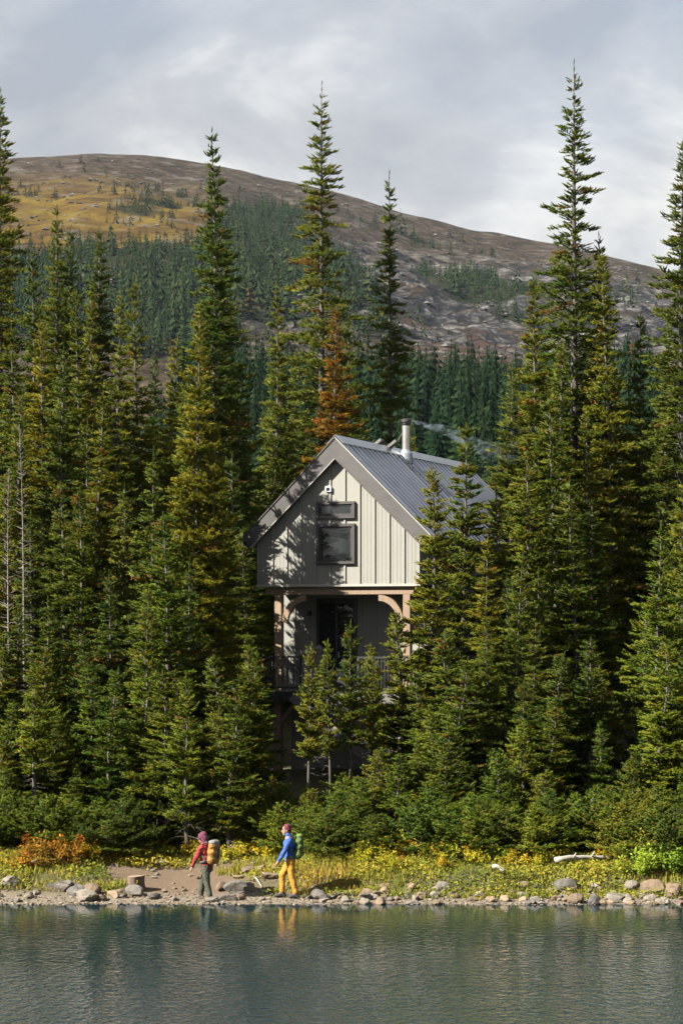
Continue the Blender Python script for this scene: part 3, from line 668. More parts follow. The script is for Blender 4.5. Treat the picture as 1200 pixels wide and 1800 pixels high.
# (tip x, tip y, distance, kind, width factor, colour, label)
LEFT = 'mid-height fir crowded in the stand uphill from the stump'
LG = 'firs crowded uphill from the stump'
RIGHT = 'mid-height fir crowded in the stand behind the long driftwood log'
RG = 'firs crowded behind the driftwood log'
BACK = 'dark fir standing behind the hut roof'
BG = 'firs behind the hut'
YL = 'young fir at the edge of the wood uphill from the stump'; YLG = 'young firs uphill from the stump'
YR = 'young fir at the edge of the wood behind the driftwood log'; YRG = 'young firs behind the driftwood log'
YH = 'young fir with a thin bare stem in front of the hut porch'; YHG = 'young firs in front of the hut porch'
YH2 = 'low green fir sapling below the young firs in front of the hut porch'; YH2G = 'fir saplings below the hut porch'
T = [
 (2,158,84,'spire',1.0,'n','very tall slender fir spire rising highest over the stand uphill from the stump',0),
 (55,435,80,'mid',.85,'n',LEFT,None),(100,362,82,'spire',.9,'n',LEFT,1),(124,400,86,'mid',.8,'dark',LEFT,None),(176,400,87,'spire',1.05,'dark',LEFT,0),
 (133,510,78,'mid',.9,'gold',LEFT,None),(160,505,79,'mid',.9,'n',LEFT,None),(212,512,77,'mid',.85,'n',LEFT,None),(234,490,78,'mid',.85,'gold',LEFT,None),
 (272,622,82,'mid',.85,'fresh',LEFT,None),(372,228,80,'spire',1.02,'n','tall pointed fir spire overtopping its neighbours beside the hut gable',1),(394,430,82,'mid',1.05,'n',LEFT,None),(352,532,68.5,'mid',.9,'gold',LEFT,None),
 (312,590,80,'mid',1.0,'n',LEFT,None),(20,570,79,'mid',1.0,'n',LEFT,None),(72,560,76,'mid',1.0,'gold',LEFT,None),(330,662,70.2,'mid',.95,'fresh',LEFT,None),(182,690,72,'mid',.95,'gold',LEFT,None),
 (112,610,74,'mid',.95,'n',LEFT,None),(40,690,73,'mid',1.0,'n',LEFT,None),(270,790,68,'low',1.0,'n',LEFT,None),(376,752,68.4,'low',.95,'gold',LEFT,None),(408,800,77,'low',1.1,'dark',LEFT,None),
 (425,640,81,'mid',1.0,'dark',LEFT,None),(140,860,68,'low',1.0,'gold',LEFT,None),(60,900,68,'low',1.0,'n',LEFT,None),(10,840,69,'low',1.0,'n',LEFT,None),(215,880,69,'low',.95,'n',LEFT,None),
 (297,905,65.5,'low',1.12,'fresh','bright green cone-shaped fir with pale trunks uphill from the red-jacketed hiker',0),(335,985,67,'low',1.1,'n',LEFT,None),(385,1010,69,'low',1.1,'dark',LEFT,None),(425,930,74,'low',1.1,'dark',LEFT,None),
 (200,1005,66,'low',.9,'n',LEFT,None),(258,1035,64.5,'low',.85,'n',LEFT,None),(95,1050,66,'low',.95,'n',LEFT,None),(30,1060,65,'low',.9,'n',LEFT,None),
 (484,502,87,'mid',.9,'n','lone-topped fir between the two tall spires behind the hut gable',1),(520,640,94,'mid',.9,'dark',BACK,None),(470,700,92,'mid',1.0,'dark',BACK,None),(455,830,84,'low',1.0,'n',BACK,None),
 (505,770,90,'low',1.2,'gold',BACK,None),(540,720,96,'mid',.9,'dark',BACK,None),(612,556,90,'mid',.85,'dark',BACK,None),(640,760,95,'low',1.1,'n',BACK,None),(720,750,100,'low',1.0,'n',BACK,None),
 (565,145,91,'open',1.0,'n','tallest spire-topped fir with gappy branches behind the hut ridge',0),
 (590,540,86.5,'mid',1.0,'rust','rust-orange dying fir behind the hut ridge',0),
 (684,303,93,'bare',.95,'n','narrow fir with bare pale trunk behind the hut chimney',0),
 (1008,108,80,'hero',1.05,'n','tallest broad layered fir above the driftwood log',0),
 (1052,412,81,'mid',.95,'dark',RIGHT,None),(1056,440,79,'mid',1.0,'n',RIGHT,None),(936,485,78.5,'mid',.95,'gold',RIGHT,None),(966,690,72,'low',1.25,'gold',RIGHT,None),(1125,548,81,'mid',.8,'fresh',RIGHT,None),
 (1200,240,78,'spire',1.1,'n','very tall fir spire at the far end of the stand behind the driftwood log',0),(1172,560,84,'mid',1.0,'dark',RIGHT,None),(1090,700,86,'mid',1.0,'dark',RIGHT,None),
 (900,640,76,'mid',1.0,'n',RIGHT,None),(990,600,76,'mid',1.05,'n',RIGHT,None),(1030,720,73,'mid',1.0,'gold',RIGHT,None),(925,770,70,'low',1.15,'gold',RIGHT,None),(1000,840,69,'low',1.15,'n',RIGHT,None),(1035,880,71,'low',1.0,'dark',RIGHT,None),
 (1140,760,88,'mid',1.1,'dark',RIGHT,None),(1195,700,82,'mid',1.0,'dark',RIGHT,None),
 (758,820,65.5,'slim',.98,'gold','slim pointed fir covering the corner of the hut gable',0),(820,748,67.5,'slim',1.0,'n','slim pointed fir standing against the hut roof',1),
 (838,945,64.5,'slim',.9,'gold',RIGHT,None),(872,860,68,'low',1.0,'gold',RIGHT,None),(905,975,63.8,'low',.85,'n',RIGHT,None),(885,1010,66,'low',1.0,'n',RIGHT,None),(950,1000,65.5,'low',1.0,'n',RIGHT,None),
 (1158,922,64,'low',1.05,'fresh','bright broad-based fir standing apart beside the dark gap in the wood',1),(1196,985,65.5,'low',1.0,'n',RIGHT,None),
 (1048,1270,62,'small',.85,'fresh','small bright fir standing alone before the dark gap in the wood',0),
 (702,1078,65,'small',1.05,'gold',YH,None),(662,1165,65.8,'stem',.75,'gold',YH,None),(730,1180,63.5,'small',1.15,'n',YH,None),
 (441,1118,64,'small',.78,'gold',YH.replace('with a thin bare stem ', '') .replace('in front of', 'beside'),0),
 (540,1133,62.6,'stem',.68,'gold',YH,0),(578,1128,63.6,'stem',.66,'n',YH,1),(618,1096,63.2,'stem',.8,'gold',YH,0),(648,1135,64.4,'stem',.66,'n',YH,1),
 (505,1380,61.4,'sap',1.1,'fresh',YH2,None),(590,1395,60.9,'sap',1.2,'n',YH2,None),(668,1320,61.6,'sap',1.0,'n',YH2,None),(700,1330,61.2,'sap',1.2,'fresh',YH2,None),(735,1300,61.5,'small',.85,'gold',YH2,None),(630,1370,60.9,'sap',1.1,'fresh',YH2,None),(550,1390,60.8,'sap',1.1,'n',YH2,None),(480,1370,61.4,'sap',1.2,'n',YH2,None),
 (780,1110,63.5,'small',1.25,'n',YR,None),(820,1160,62.8,'small',1.2,'n',YR,None),(860,1090,63.2,'low',.8,'n',YR,None),(940,1090,63.5,'low',.9,'n',YR,None),(985,1150,62.8,'small',1.3,'n',YR,None),
 (760,1240,62,'small',1.0,'fresh',YR,None),(1190,1180,62.6,'small',1.3,'n',YR,None),(1015,1190,65,'small',1.1,'dark',YR,None),
 (25,1235,63,'small',.95,'fresh',YL,None),(62,1222,62.6,'stem',.95,'fresh',YL,None),(100,1265,62.3,'stem',.9,'n',YL,None),(150,1175,64,'small',1.1,'fresh',YL,None),(135,1345,61.2,'small',.8,'fresh',YL,None),
 (185,1300,62.6,'stem',.9,'n',YL,None),(210,1220,63.6,'small',1.0,'n',YL,None),(330,1130,66,'small',1.4,'n',YL,None),(390,1190,66.5,'small',1.4,'dark',YL,None),(5,1120,64.5,'small',1.2,'n',YL,None),
 (70,1150,64.5,'small',1.1,'gold',YL,None),(265,1250,63.4,'small',1.0,'fresh',YL,None),(365,1330,65,'sap',1.3,'n',YL,None),(420,1290,64.5,'small',1.1,'n',YL,None),
]
for (px, py, D, key, wd, col, lab, wh) in T:
    grp = {LEFT: LG, RIGHT: RG, BACK: BG, YL: YLG, YR: YRG, YH: YHG, YH2: YH2G}.get(lab)
    plant(px, D, key, py=py, wd=wd, col=col, which=wh, label=lab, group=grp)

# bleached dead snags: bare trunk and limbs
def snag(px, py, D, key, label):
    x = (px-600)/F*D; z0 = gz(x, D)-.06; tm, cm, h0 = PROTO[key][0]; Hh = (CAMZ + (HOR-py)/F*D) - z0
    me = tm.copy(); me.materials.clear(); me.materials.append(M['snagwood'])
    o = link('dead_snag', me, None, None, (x, D, z0)); o.scale = (.5, .5, Hh/h0); o.rotation_euler = (.015, .02, rng.uniform(0, 6)); tag(o, label, 'tree'); TREES.append((x, D, Hh, 'snag'))
M['snagwood'] = simple('snag_wood', (.055, .047, .040), (.15, .137, .122), 7, .9, bmp=.4)
snag(16, 815, 65.2, 'slim', 'bare bleached dead fir snag among the firs uphill from the long brown-grey slab')
snag(50, 735, 67.0, 'slim', 'tall thin dead fir snag with pale bare limbs beside the first bleached snag')
snag(1052, 1395, 60.9, 'sap', 'small whitish dead sapling behind the long driftwood log')
snag(133, 1395, 61.6, 'sap', 'small grey dead sapling behind the orange shrubs')
# firs filling the depth of both stands (kept clear of the hut and below its neighbours' tops)
HX, HY, HC, HS = -.115, 70.19, .934, .357          # the hut's front centre and heading
def in_hut(x, y, m_=1.5):
    dx, dy = x-HX, y-HY; lx = dx*HC - dy*HS; ly = dx*HS + dy*HC
    return -2.7-m_ < lx < 2.7+m_ and -3.0-m_*.3 < ly < 13.2+m_
ENV_X = [-50, 0, 60, 120, 200, 260, 330, 400, 440, 470, 560, 600, 700, 720, 860, 885, 930, 1000, 1060, 1100, 1140, 1250]
ENV_Y = [640, 640, 600, 560, 600, 700, 640, 640, 760, 820, 800, 860, 860, 900, 900, 760, 620, 560, 560, 720, 720, 600]
fill = 0; tries = 0
while fill < 70 and tries < 4000:
    tries += 1
    D = rng.uniform(68, 106); px = rng.uniform(-60, 1260); x = (px-600)/F*D
    if in_hut(x, D, 2.0): continue
    if 425 < px < 880 and D < 88: continue
    if 1045 < px < 1125 and D < 84: continue
    if min((x-a)**2 + (D-b_)**2 for a, b_, _, _ in TREES) < 1.5**2: continue
    py = np.interp(px, ENV_X, ENV_Y) + rng.uniform(20, 330)
    if D < 74: py = max(py, 850)
    z0 = gz(x, D); Hh = CAMZ + (HOR-py)/F*D - z0
    if Hh < 5: continue
    key = 'mid' if Hh > 11.5 else 'low'
    lab, grp = (LEFT, LG) if px < 430 else ((RIGHT, RG) if px > 870 else (BACK, BG))
    plant(px, D, key, py=py, wd=rng.uniform(.9, 1.15), col=random.choice(['n', 'n', 'dark', 'gold']), label=lab, group=grp); fill += 1
fill = 0; tries = 0
while fill < 60 and tries < 4000:
    tries += 1
    D = rng.uniform(60.6, 67); px = rng.uniform(-40, 1240); x = (px-600)/F*D
    if 455 < px < 745: continue
    if 1055 < px < 1115 and D > 61.5: continue
    if min((x-a)**2 + (D-b_)**2 for a, b_, _, _ in TREES) < .75**2: continue
    Hh = rng.uniform(1.8, 3.3) if rng.random() < .5 else rng.uniform(3.6, 6)
    lab, grp = (YL, YLG) if px < 450 else (YR, YRG)
    plant(px, D, 'sap' if Hh < 3.4 else random.choice(['small', 'stem']), Hh=Hh, wd=rng.uniform(.9, 1.2), col=random.choice(['n', 'fresh', 'fresh', 'gold', 'dark']), label=lab, group=grp); fill += 1
# low fir scrub along the foot of the wood
fill = 0; tries = 0
while fill < 44 and tries < 4000:
    tries += 1
    D = rng.uniform(59.6, 63.5); px = rng.uniform(-30, 1230); x = (px-600)/F*D
    if 230 < px < 480 and D < 61.2: continue
    if min((x-a)**2 + (D-b_)**2 for a, b_, _, k_ in TREES) < .55**2: continue
    sc_ = random.choice(['fresh', 'fresh', 'n']); sh = rng.uniform(.8, 1.6)
    lb = ('waist-high' if sh < 1.2 else 'shoulder-high') + (' bright green' if sc_ == 'fresh' else ' olive-green') + ' fir scrub at the foot of the wood ' + ('uphill from the stump' if px < 300 else ('below the hut porch' if px < 760 else 'behind the driftwood log'))
    plant(px, D, 'scrub', Hh=sh, wd=rng.uniform(.9, 1.5), col=sc_, name='fir_scrub', label=lb, group=lb.replace('fir scrub', 'fir scrub bushes')); fill += 1

for px, D, Hh, kk in ((585, 59.0, 1.3, 'scrub'), (620, 59.4, 1.6, 'sap'), (655, 59.2, 1.1, 'scrub'), (725, 59.3, 1.4, 'scrub'), (790, 59.4, 1.2, 'scrub'), (845, 59.2, 1.5, 'sap'), (880, 59.5, 1.2, 'scrub'), (930, 59.3, 1.3, 'scrub'), (965, 59.6, 1.7, 'sap'), (1095, 59.0, 1.4, 'scrub'), (1125, 58.6, 1.2, 'scrub'), (1160, 58.5, 1.5, 'scrub'), (1192, 58.4, 1.5, 'scrub'), (555, 59.6, 1.2, 'scrub')):
    plant(px, D, kk, Hh=Hh, wd=1.15, col=random.choice(['fresh', 'n', 'n']), name='fir_scrub', label='low fir bush growing down onto the yellow grassy bank', group='fir bushes on the grassy bank')

# ------------------------------------------------------------------ the hut
ZB = 2.0
hut = empty('hut', (HX, HY, ZB), -math.asin(HS))
tag(hut, 'pale board-clad mountain hut with steep grey metal roof and timber porch', 'hut')
RZ = 12.55 - ZB; EZ = 9.51 - ZB; HWR = 3.08; SL = (RZ-EZ)/HWR; OV = .2; LEN = 13.1
HWW = 2.65; FB = 8.06 - ZB; DK = 4.78 - ZB; PD = 1.6
def roof_z(x): return RZ - abs(x)*SL
# gable boards: one panel and one batten each
NP = 11; PW = 2*HWW/NP
WIN = [(-.62, .52, 10.175-ZB, 10.56-ZB), (-.62, .52, 8.77-ZB, 9.875-ZB)]
for i in range(NP):
    xa, xb = -HWW + i*PW, -HWW + (i+1)*PW
    ta, tb_ = roof_z(xa)-.12, roof_z(xb)-.12
    pts = [(xa+.002, FB), (xb-.002, FB), (xb-.002, tb_)] + ([(0, RZ-.12)] if xa < 0 < xb else []) + [(xa+.002, ta)]
    MB().prism(pts, 0, .05).build('wall_panel', M['panel'], hut)
for i in range(NP+1):
    x = -HWW + i*PW
    for q in ((x-.026, x+.026),):
        top_ = min(roof_z(q[0]), roof_z(q[1])) - .14
        segs = [(FB+.03, top_)]
        if WIN[0][0]-.08 < x < WIN[0][1]+.08:
            segs = [(FB+.03, WIN[1][2]-.075), (WIN[1][3]+.072, WIN[0][2]-.072), (WIN[0][3]+.075, top_)]
            if top_ - WIN[0][3] < .15: segs = segs[:2]
        mb = MB()
        for a_, b_ in segs: mb.box(q[0], q[1], -.042, .02, a_, b_)
        mb.build('batten', M['batten'], hut)
# fine grooves on the boards
mb = MB()
for i in range(NP):
    for k in (1, 2, 3):
        x = -HWW + (i + k/4)*PW
        if -.8 < x < .7: continue
        mb.box(x-.006, x+.006, -.006, .01, FB+.03, roof_z(x)-.5)
g_ = mb.build('board_ribs', M['panel'], hut); g_['kind'] = 'stuff'
MB().box(-HWW-.05, HWW+.05, -.055, .06, FB-.05, FB+.028).build('base_flashing', M['trim'], hut)
for (wa, wb, za, zb_) in WIN:
    fw = .085; mb = MB()
    mb.box(wa-.07, wb+.07, -.10, .0, zb_-.02, zb_+.07); mb.box(wa-.07, wb+.07, -.10, .0, za-.07, za+.02)
    mb.box(wa-.07, wa+.03, -.097, .0, za+.02, zb_-.02); mb.box(wb-.03, wb+.07, -.097, .0, za+.02, zb_-.02)
    wo = mb.build('window', M['frame'], hut, .006)
    mb = MB()
    mb.box(wa+.03, wb-.03, -.052, -.008, zb_-.075, zb_-.02); mb.box(wa+.03, wb-.03, -.052, -.008, za+.02, za+.085)
    mb.box(wa+.03, wa+.09, -.05, -.008, za+.085, zb_-.075); mb.box(wb-.09, wb-.03, -.05, -.008, za+.085, zb_-.075)
    mb.build('sash', M['blackmetal'], wo)
    MB().box(wa+.09, wb-.09, -.030, -.012, za+.085, zb_-.075).build('pane', M['glass'], wo)
lf = MB().box(-.38, -.19, -.10, -.0, 10.93-ZB, 11.11-ZB).build('wall_light', M['white'], hut, .012)
MB().box(-.345, -.225, -.112, -.098, 10.965-ZB, 11.075-ZB).build('lens', M['glass'], lf)
# side and rear walls, upper floor
mb = MB()
mb.prism([(-HWW, FB), (HWW, FB), (HWW, roof_z(HWW)-.13), (0, RZ-.14), (-HWW, roof_z(HWW)-.13)], .055, LEN-.3)
mb.build('upper_storey', M['panel'], hut)
for sx in (-1, 1):
    for k in range(1, 26):
        y = k*.49
        MB().box(sx*HWW-.03, sx*HWW+.03, y-.025, y+.025, FB+.02, roof_z(HWW)-.2).build('side_batten', M['batten'], hut)
# main floor behind the porch
mb = MB().box(-2.52, 2.52, PD, LEN-.4, DK-.25, FB-.02); mb.build('main_storey', M['panel'], hut)
for i in range(1, 11):
    x = -2.52 + i*.458
    if -1.40 < x < .12: continue
    MB().box(x-.022, x+.022, PD-.035, PD+.01, DK+.03, FB-.03).build('batten', M['batten'], hut)
dr = MB().box(-1.33, .05, PD-.05, PD+.02, DK+.02, 7.66-ZB).build('door', M['door'], hut, .01)
for a_, b_ in ((-1.22, -.68), (-.60, -.06)):
    MB().box(a_, b_, PD-.062, PD-.052, DK+.35, 7.50-ZB).build('pane', M['glass'], dr)
MB().box(-.56, -.53, PD-.12, PD-.05, DK+1.0, DK+1.2).build('handle', M['steel'], dr)
MB().box(-1.62, -1.50, PD-.16, PD, 7.12-ZB, 7.28-ZB).build('porch_light', M['blackmetal'], hut, .01)
# porch frame
MB().box(-2.45, 2.45, .07, .30, FB-.30, FB-.052).build('porch_beam', M['timber'], hut, .01)
MB().box(-2.45, 2.45, .302, PD-.01, FB-.12, FB-.053).build('porch_ceiling', M['timber'], hut)
for x in (-2.02, 2.22):
    MB().box(x-.12, x+.12, .06, .28, DK+.02, FB-.302).build('porch_post', M['timber'], hut, .015)
    s_ = 1 if x < 0 else -1
    n = 10; outer = []; inner = []
    for k in range(n+1):
        a = math.pi/2*k/n
        cx, cz = x + s_*(.12+.80), FB-.302-.86
        outer.append((cx - s_*math.cos(a)*.80, cz + math.sin(a)*.855)); inner.append((cx - s_*math.cos(a)*.62 + s_*.0, cz - .03 + math.sin(a)*.70))
    MB().prism(outer + inner[::-1], .09, .24).build('curved_brace', M['timber'], hut)
# deck, rails
MB().box(-2.45, 2.75, -.24, PD, DK-.12, DK).build('deck', M['greywood'], hut, .01)
MB().box(-2.46, -.95, -.28, -.243, DK-.30, DK-.01).build('rim_beam', M['blackmetal'], hut)
MB().box(.75, 2.76, -.28, -.243, DK-.36, DK-.01).build('rim_board', M['greywood'], hut)
def rail(x0, x1, y, name='railing', d=None):
    d = d or (lambda a: (a, y))
    L = x1-x0; mb = MB()
    p0, p1 = d(x0), d(x1)
    mb.bar((*p0, DK+1.05), (*p1, DK+1.05), .06, .05); mb.bar((*p0, DK+.10), (*p1, DK+.10), .04, .04); mb.bar((*p0, DK+.55), (*p1, DK+.55), .03, .03) if L > 5 else None
    r_ = mb.build(name, M['blackmetal'], hut)
    mb = MB(); n = int(L/.105)
    for k in range(1, n):
        p = d(x0 + L*k/n); mb.box(p[0]-.009, p[0]+.009, p[1]-.009, p[1]+.009, DK+.12, DK+1.03)
    bo = mb.build('balusters', M['blackmetal'], r_); bo['kind'] = 'stuff'
    for xx in (x0, x1):
        p = d(xx); MB().box(p[0]-.035, p[0]+.035, p[1]-.035, p[1]+.035, DK, DK+1.08).build('rail_post', M['blackmetal'], r_)
rail(-2.42, -1.15, -.20); rail(.75, 2.68, -.20)
rail(-.1, PD-.1, 0, d=lambda a: (-2.42, a)); rail(-.1, PD-.1, 0, d=lambda a: (2.70, a))
mb = MB().box(-.66, -.42, -.30, -.06, DK-.3, DK+1.32); mb.add([(-.66,-.30,DK+1.32),(-.42,-.30,DK+1.32),(-.42,-.06,DK+1.32),(-.66,-.06,DK+1.32),(-.54,-.18,DK+1.45)], [(0,1,4),(1,2,4),(2,3,4),(3,0,4)])
mb.build('newel_post', M['greywood'], hut)
# two stair flights going down along the front
def stair(x0, z0, x1, z1, y0, y1, hand):
    st = MB().bar((x0, y0, z0), (x1, y0, z1), .06, .26).build('stair_stringer', M['greywood'], hut)
    MB().bar((x0, y1, z0), (x1, y1, z1), .06, .26).build('stair_stringer', M['greywood'], hut)
    n = 12
    for k in range(n):
        f = (k+.5)/n; x = x0+(x1-x0)*f; z = z0+(z1-z0)*f+.06
        MB().box(x-.15, x+.15, y0+.035, y1-.035, z-.02, z+.02).build('tread', M['greywood'], hut)
    if hand:
        h_ = MB().bar((x0, y0-.01, z0+1.0), (x1, y0-.01, z1+1.0), .05, .05).bar((x0, y0-.01, z0+.85), (x1, y0-.01, z1+.85), .03, .03).build('handrail', M['blackmetal'], hut)
        mb = MB()
        for k in range(24):
            f = (k+.5)/24; x = x0+(x1-x0)*f; z = z0+(z1-z0)*f; mb.box(x-.009, x+.009, y0-.02, y0-.002, z+.1, z+.99)
        bo = mb.build('balusters', M['blackmetal'], h_); bo['kind'] = 'stuff'
stair(-1.0, DK-.12, 2.2, .25, -1.30, -.36, True)
stair(.95, DK-.16, 2.70, DK-1.52, -.34+1.5, 1.9, False)
# ground floor
mb = MB().box(-2.0, 2.5, 1.1, LEN-.5, -.15, DK-.26); mb.build('ground_storey', M['panel'], hut)
MB().box(-2.06, 2.56, 1.05, LEN-.45, -.6, .08).build('foundation', M['concrete'], hut)
for x in (-2.05, 2.35):
    MB().box(x-.12, x+.12, .06, .28, -.1, DK-.122).build('deck_post', M['timber'], hut, .01)
    s_ = 1 if x < 0 else -1
    MB().bar((x+s_*.08, .17, DK-1.0), (x+s_*.75, .17, DK-.16), .13, .13, (0, 1, 0)).build('knee_brace', M['timber'], hut)
# roof: ribbed sheet on each slope
def slope_pt(sx, u, y, lift): # u distance across from ridge, lift normal to the slope
    nrm = math.sqrt(1+SL*SL); return (sx*(u + lift*SL/nrm), y, RZ - u*SL + lift/nrm)
for sx in (-1, 1):
    vs_ = []; prof = []
    y = -OV; pitch = .44
    while y < LEN + .05:
        prof += [(y, 0), (y+.20, 0), (y+.25, .085), (y+.36, .085), (y+.41, 0)]; y += pitch
    prof = [(a_, b_) for a_, b_ in prof if a_ < LEN+.1]
    V = [slope_pt(sx, u, a_, b_) for u in (0.02, HWR+.02) for a_, b_ in prof] + [slope_pt(sx, u, a_, -.05) for u in (0.02, HWR+.02) for a_, b_ in prof]
    n = len(prof); Fq = [(i, i+1, n+i+1, n+i) for i in range(n-1)] + [(2*n+i, 3*n+i, 3*n+i+1, 2*n+i+1) for i in range(n-1)]
    Fq += [(n+i, n+i+1, 3*n+i+1, 3*n+i) for i in range(n-1)] + [(0, n, 3*n, 2*n), (n-1, 3*n-1, 4*n-1, 2*n-1)]
    MB().add(V, Fq).build('roof_sheet', M['roof'], hut)
    # ridge cap
    a0 = slope_pt(sx, 0, 0, .092); a1 = slope_pt(sx, .20, 0, .092)
    V = [(0 if k == 0 else a_[0], yy, (RZ+.13) if k == 0 else a_[2]) for yy in (-OV-.03, LEN+.06) for k, a_ in enumerate((a0, a1))]
    V += [(v[0], v[1], v[2]-.015) for v in V]
    MB().add(V, [(0, 1, 3, 2), (4, 6, 7, 5), (0, 4, 5, 1), (2, 3, 7, 6), (1, 5, 7, 3), (0, 2, 6, 4)]).build('ridge_cap', M['ridgecap'], hut)
    # barge board (front, rear): deep folded metal
    for yy, sgn in ((-OV-.04, 0), (LEN+.06, 1)):
        pts = [(0, RZ+.04), (sx*(HWR+.02), EZ+.01), (sx*(HWR-.27), EZ-.27), (0, RZ-.60)]
        MB().prism(pts, yy, yy+.035).build('barge_board', M['barge'], hut)
    lip = MB().bar((0, -OV-.02, RZ-.605), (sx*(HWR-.27), -OV-.02, EZ-.275), .10, .022, (0, 0, 1)).build('barge_lip', M['trim'] if sx < 0 else M['barge'], hut)
    MB().prism([(0, RZ-.585), (sx*(HWR-.28), EZ-.262), (sx*(HWR-.29), EZ-.25), (0, RZ-.57)], -OV+.0, .0).build('rake_soffit', M['barge'], hut)
    MB().bar((sx*HWR, -OV, EZ-.10), (sx*HWR, LEN, EZ-.10), .03, .20, (0, 0, 1)).build('eave_fascia', M['barge'], hut)
    MB().bar((0, -OV-.045, RZ+.05), (sx*(HWR+.03), -OV-.045, EZ+.02), .05, .03, (0, 0, 1)).build('edge_trim', M['barge'] if sx < 0 else M['trim'], hut)
# step flashing with brackets beside the chimney
for k in range(13):
    u = .25 + k*.205
    if k in (4, 6): continue
    p = slope_pt(1, u, 4.9 + (.09 if k % 2 else -.09), .075)
    MB().box(p[0]-.05, p[0]+.05, p[1]-.05, p[1]+.05, p[2]-.06, p[2]+.03).build('snow_guard', M['blackmetal'], hut)
pa = slope_pt(1, .1, 4.75, .055); pb = slope_pt(1, 3.0, 4.75, .055)
MB().bar(pa, pb, .30, .02, (.7, 0, .7)).build('step_flashing', M['barge'], hut)
# two pale boards standing over the ridge
for (ya, xa, hh) in ((4.05, -.42, .62), (4.65, -.12, .58)):
    MB().bar((xa-.30, ya, RZ-.22), (xa+.42, ya, RZ+.30), .30, .10, (-.6, 0, .8)).build('ridge_board', M['greywood'], hut, .01)
# chimney
CYY = 5.45; CX_ = .32
ch = MB().tube([(CX_, CYY, roof_z(CX_)-.3), (CX_, CYY, RZ+.86)], [.13, .13], 20).build('chimney_pipe', M['steel'], hut, smooth=False)
for zz in (.35, .76): MB().tube([(CX_, CYY, RZ+zz), (CX_, CYY, RZ+zz+.03)], [.137, .137], 20).build('pipe_band', M['steel'], ch)
MB().tube([(CX_, CYY, RZ+.86), (CX_, CYY, RZ+.92), (CX_, CYY, RZ+.93), (CX_, CYY, RZ+.97), (CX_, CYY, RZ+.98), (CX_, CYY, RZ+1.06), (CX_, CYY, RZ+1.09)], [.14, .165, .13, .13, .17, .17, .05], 20).build('chimney_cap', M['frame'], ch)
MB().tube([(CX_, CYY, RZ-.40), (CX_, CYY, RZ-.06), (CX_, CYY, RZ+.06)], [.24, .21, .14], 20).build('chimney_flashing', M['ridgecap'], ch)
p0 = slope_pt(1, .45, CYY-.02, .05); p1 = slope_pt(1, 1.25, CYY-.02, .05)
MB().bar(p0, p1, .52, .025, (.7, 0, .7)).build('flashing_apron', M['ridgecap'], ch)
MB().tube([(CX_-.14, CYY, RZ+.62), (CX_-.75, CYY-.3, RZ-.62)], [.008, .008], 6).build('stay_rod', M['frame'], ch)

# chimney smoke: a thin drifting plume
cw = hut.matrix_basis @ Vector((CX_, CYY, RZ+1.2))
cw = Vector((HX + CX_*HC + CYY*HS, HY - CX_*HS + CYY*HC, ZB + RZ + .99))
mb = MB(); path = []; rad = []
for k in range(13):
    f = k/12; path.append(cw + Vector((.18 + 3.6*f, .3*f, .02 - 1.15*f + .25*math.sin(f*7)*f))); rad.append(.05 + .36*f**.9)
mb.tube(path, rad, 12)
m, t, b = mat('smoke'); t.nodes.remove(b)
pv = nd(t, 'ShaderNodeVolumePrincipled', {'Color': (.66, .82, 1.0, 1), 'Anisotropy': .2})
tcn = nd(t, 'ShaderNodeTexCoord'); mpn = nd(t, 'ShaderNodeMapping', {'Scale': (.7, 1.2, 1.7), 'Rotation': (0, .3, 0)}); t.links.new(tcn.outputs['Object'], mpn.inputs[0])
nn = nd(t, 'ShaderNodeTexNoise', {'Scale': 2.6, 'Detail': 5, 'Roughness': .6, 'Distortion': 1.2}); t.links.new(mpn.outputs[0], nn.inputs['Vector'])
sxx = nd(t, 'ShaderNodeSeparateXYZ'); t.links.new(tcn.outputs['Generated'], sxx.inputs[0])
den = math_(t, 'MULTIPLY', ramp(t, nn.outputs[0], [(.50, (0, 0, 0)), (.66, (1, 1, 1))]), ramp(t, sxx.outputs[0], [(0, (6.,)*3), (.15, (2.3,)*3), (.5, (.85,)*3), (.9, (.3,)*3), (1, (0,)*3)]))
t.links.new(den, pv.inputs['Density']); t.links.new(pv.outputs[0], t.nodes['Material Output'].inputs['Volume'])
smk = mb.build('chimney_smoke', m, None); tag(smk, 'thin bluish wood smoke drifting from the hut chimney', 'smoke', kind='stuff')

# ------------------------------------------------------------------ shore: rocks, stump, driftwood
def rock_mesh(seed, flat=.62, ang=.5):
    r_ = np.random.default_rng(seed); bm = bmesh.new(); bmesh.ops.create_icosphere(bm, subdivisions=3, radius=.5)
    off = Vector(r_.uniform(-50, 50, 3)); planes = [(Vector(r_.normal(0, 1, 3)).normalized(), r_.uniform(.20, .36)) for _ in range(9)]
    for v in bm.verts:
        p = v.co.copy()
        for n_, d_ in planes:
            k = p.dot(n_) - d_
            if k > 0: p -= n_*k*.97
        q = noise.fractal(p*2.2 + off, 1.0, 2.0, 4); p += p.normalized()*q*.07*ang*2
        p += p.normalized()*noise.noise(p*7+off)*.02
        v.co = Vector((p.x, p.y*.8, p.z*flat))
    for f in bm.faces: f.smooth = False
    me = bpy.data.meshes.new('rock'); bm.to_mesh(me); bm.free(); return me
RM = {}
for mk in ('rock', 'rock_tan', 'rock_pale'):
    for k in range(5):
        me = rock_mesh(300+k*7, (.55, .7, .45, .8, .6)[k]); me.materials.append(M[mk]); RM.setdefault(mk, []).append(me)
rk_n = [0]; ROCKS = []
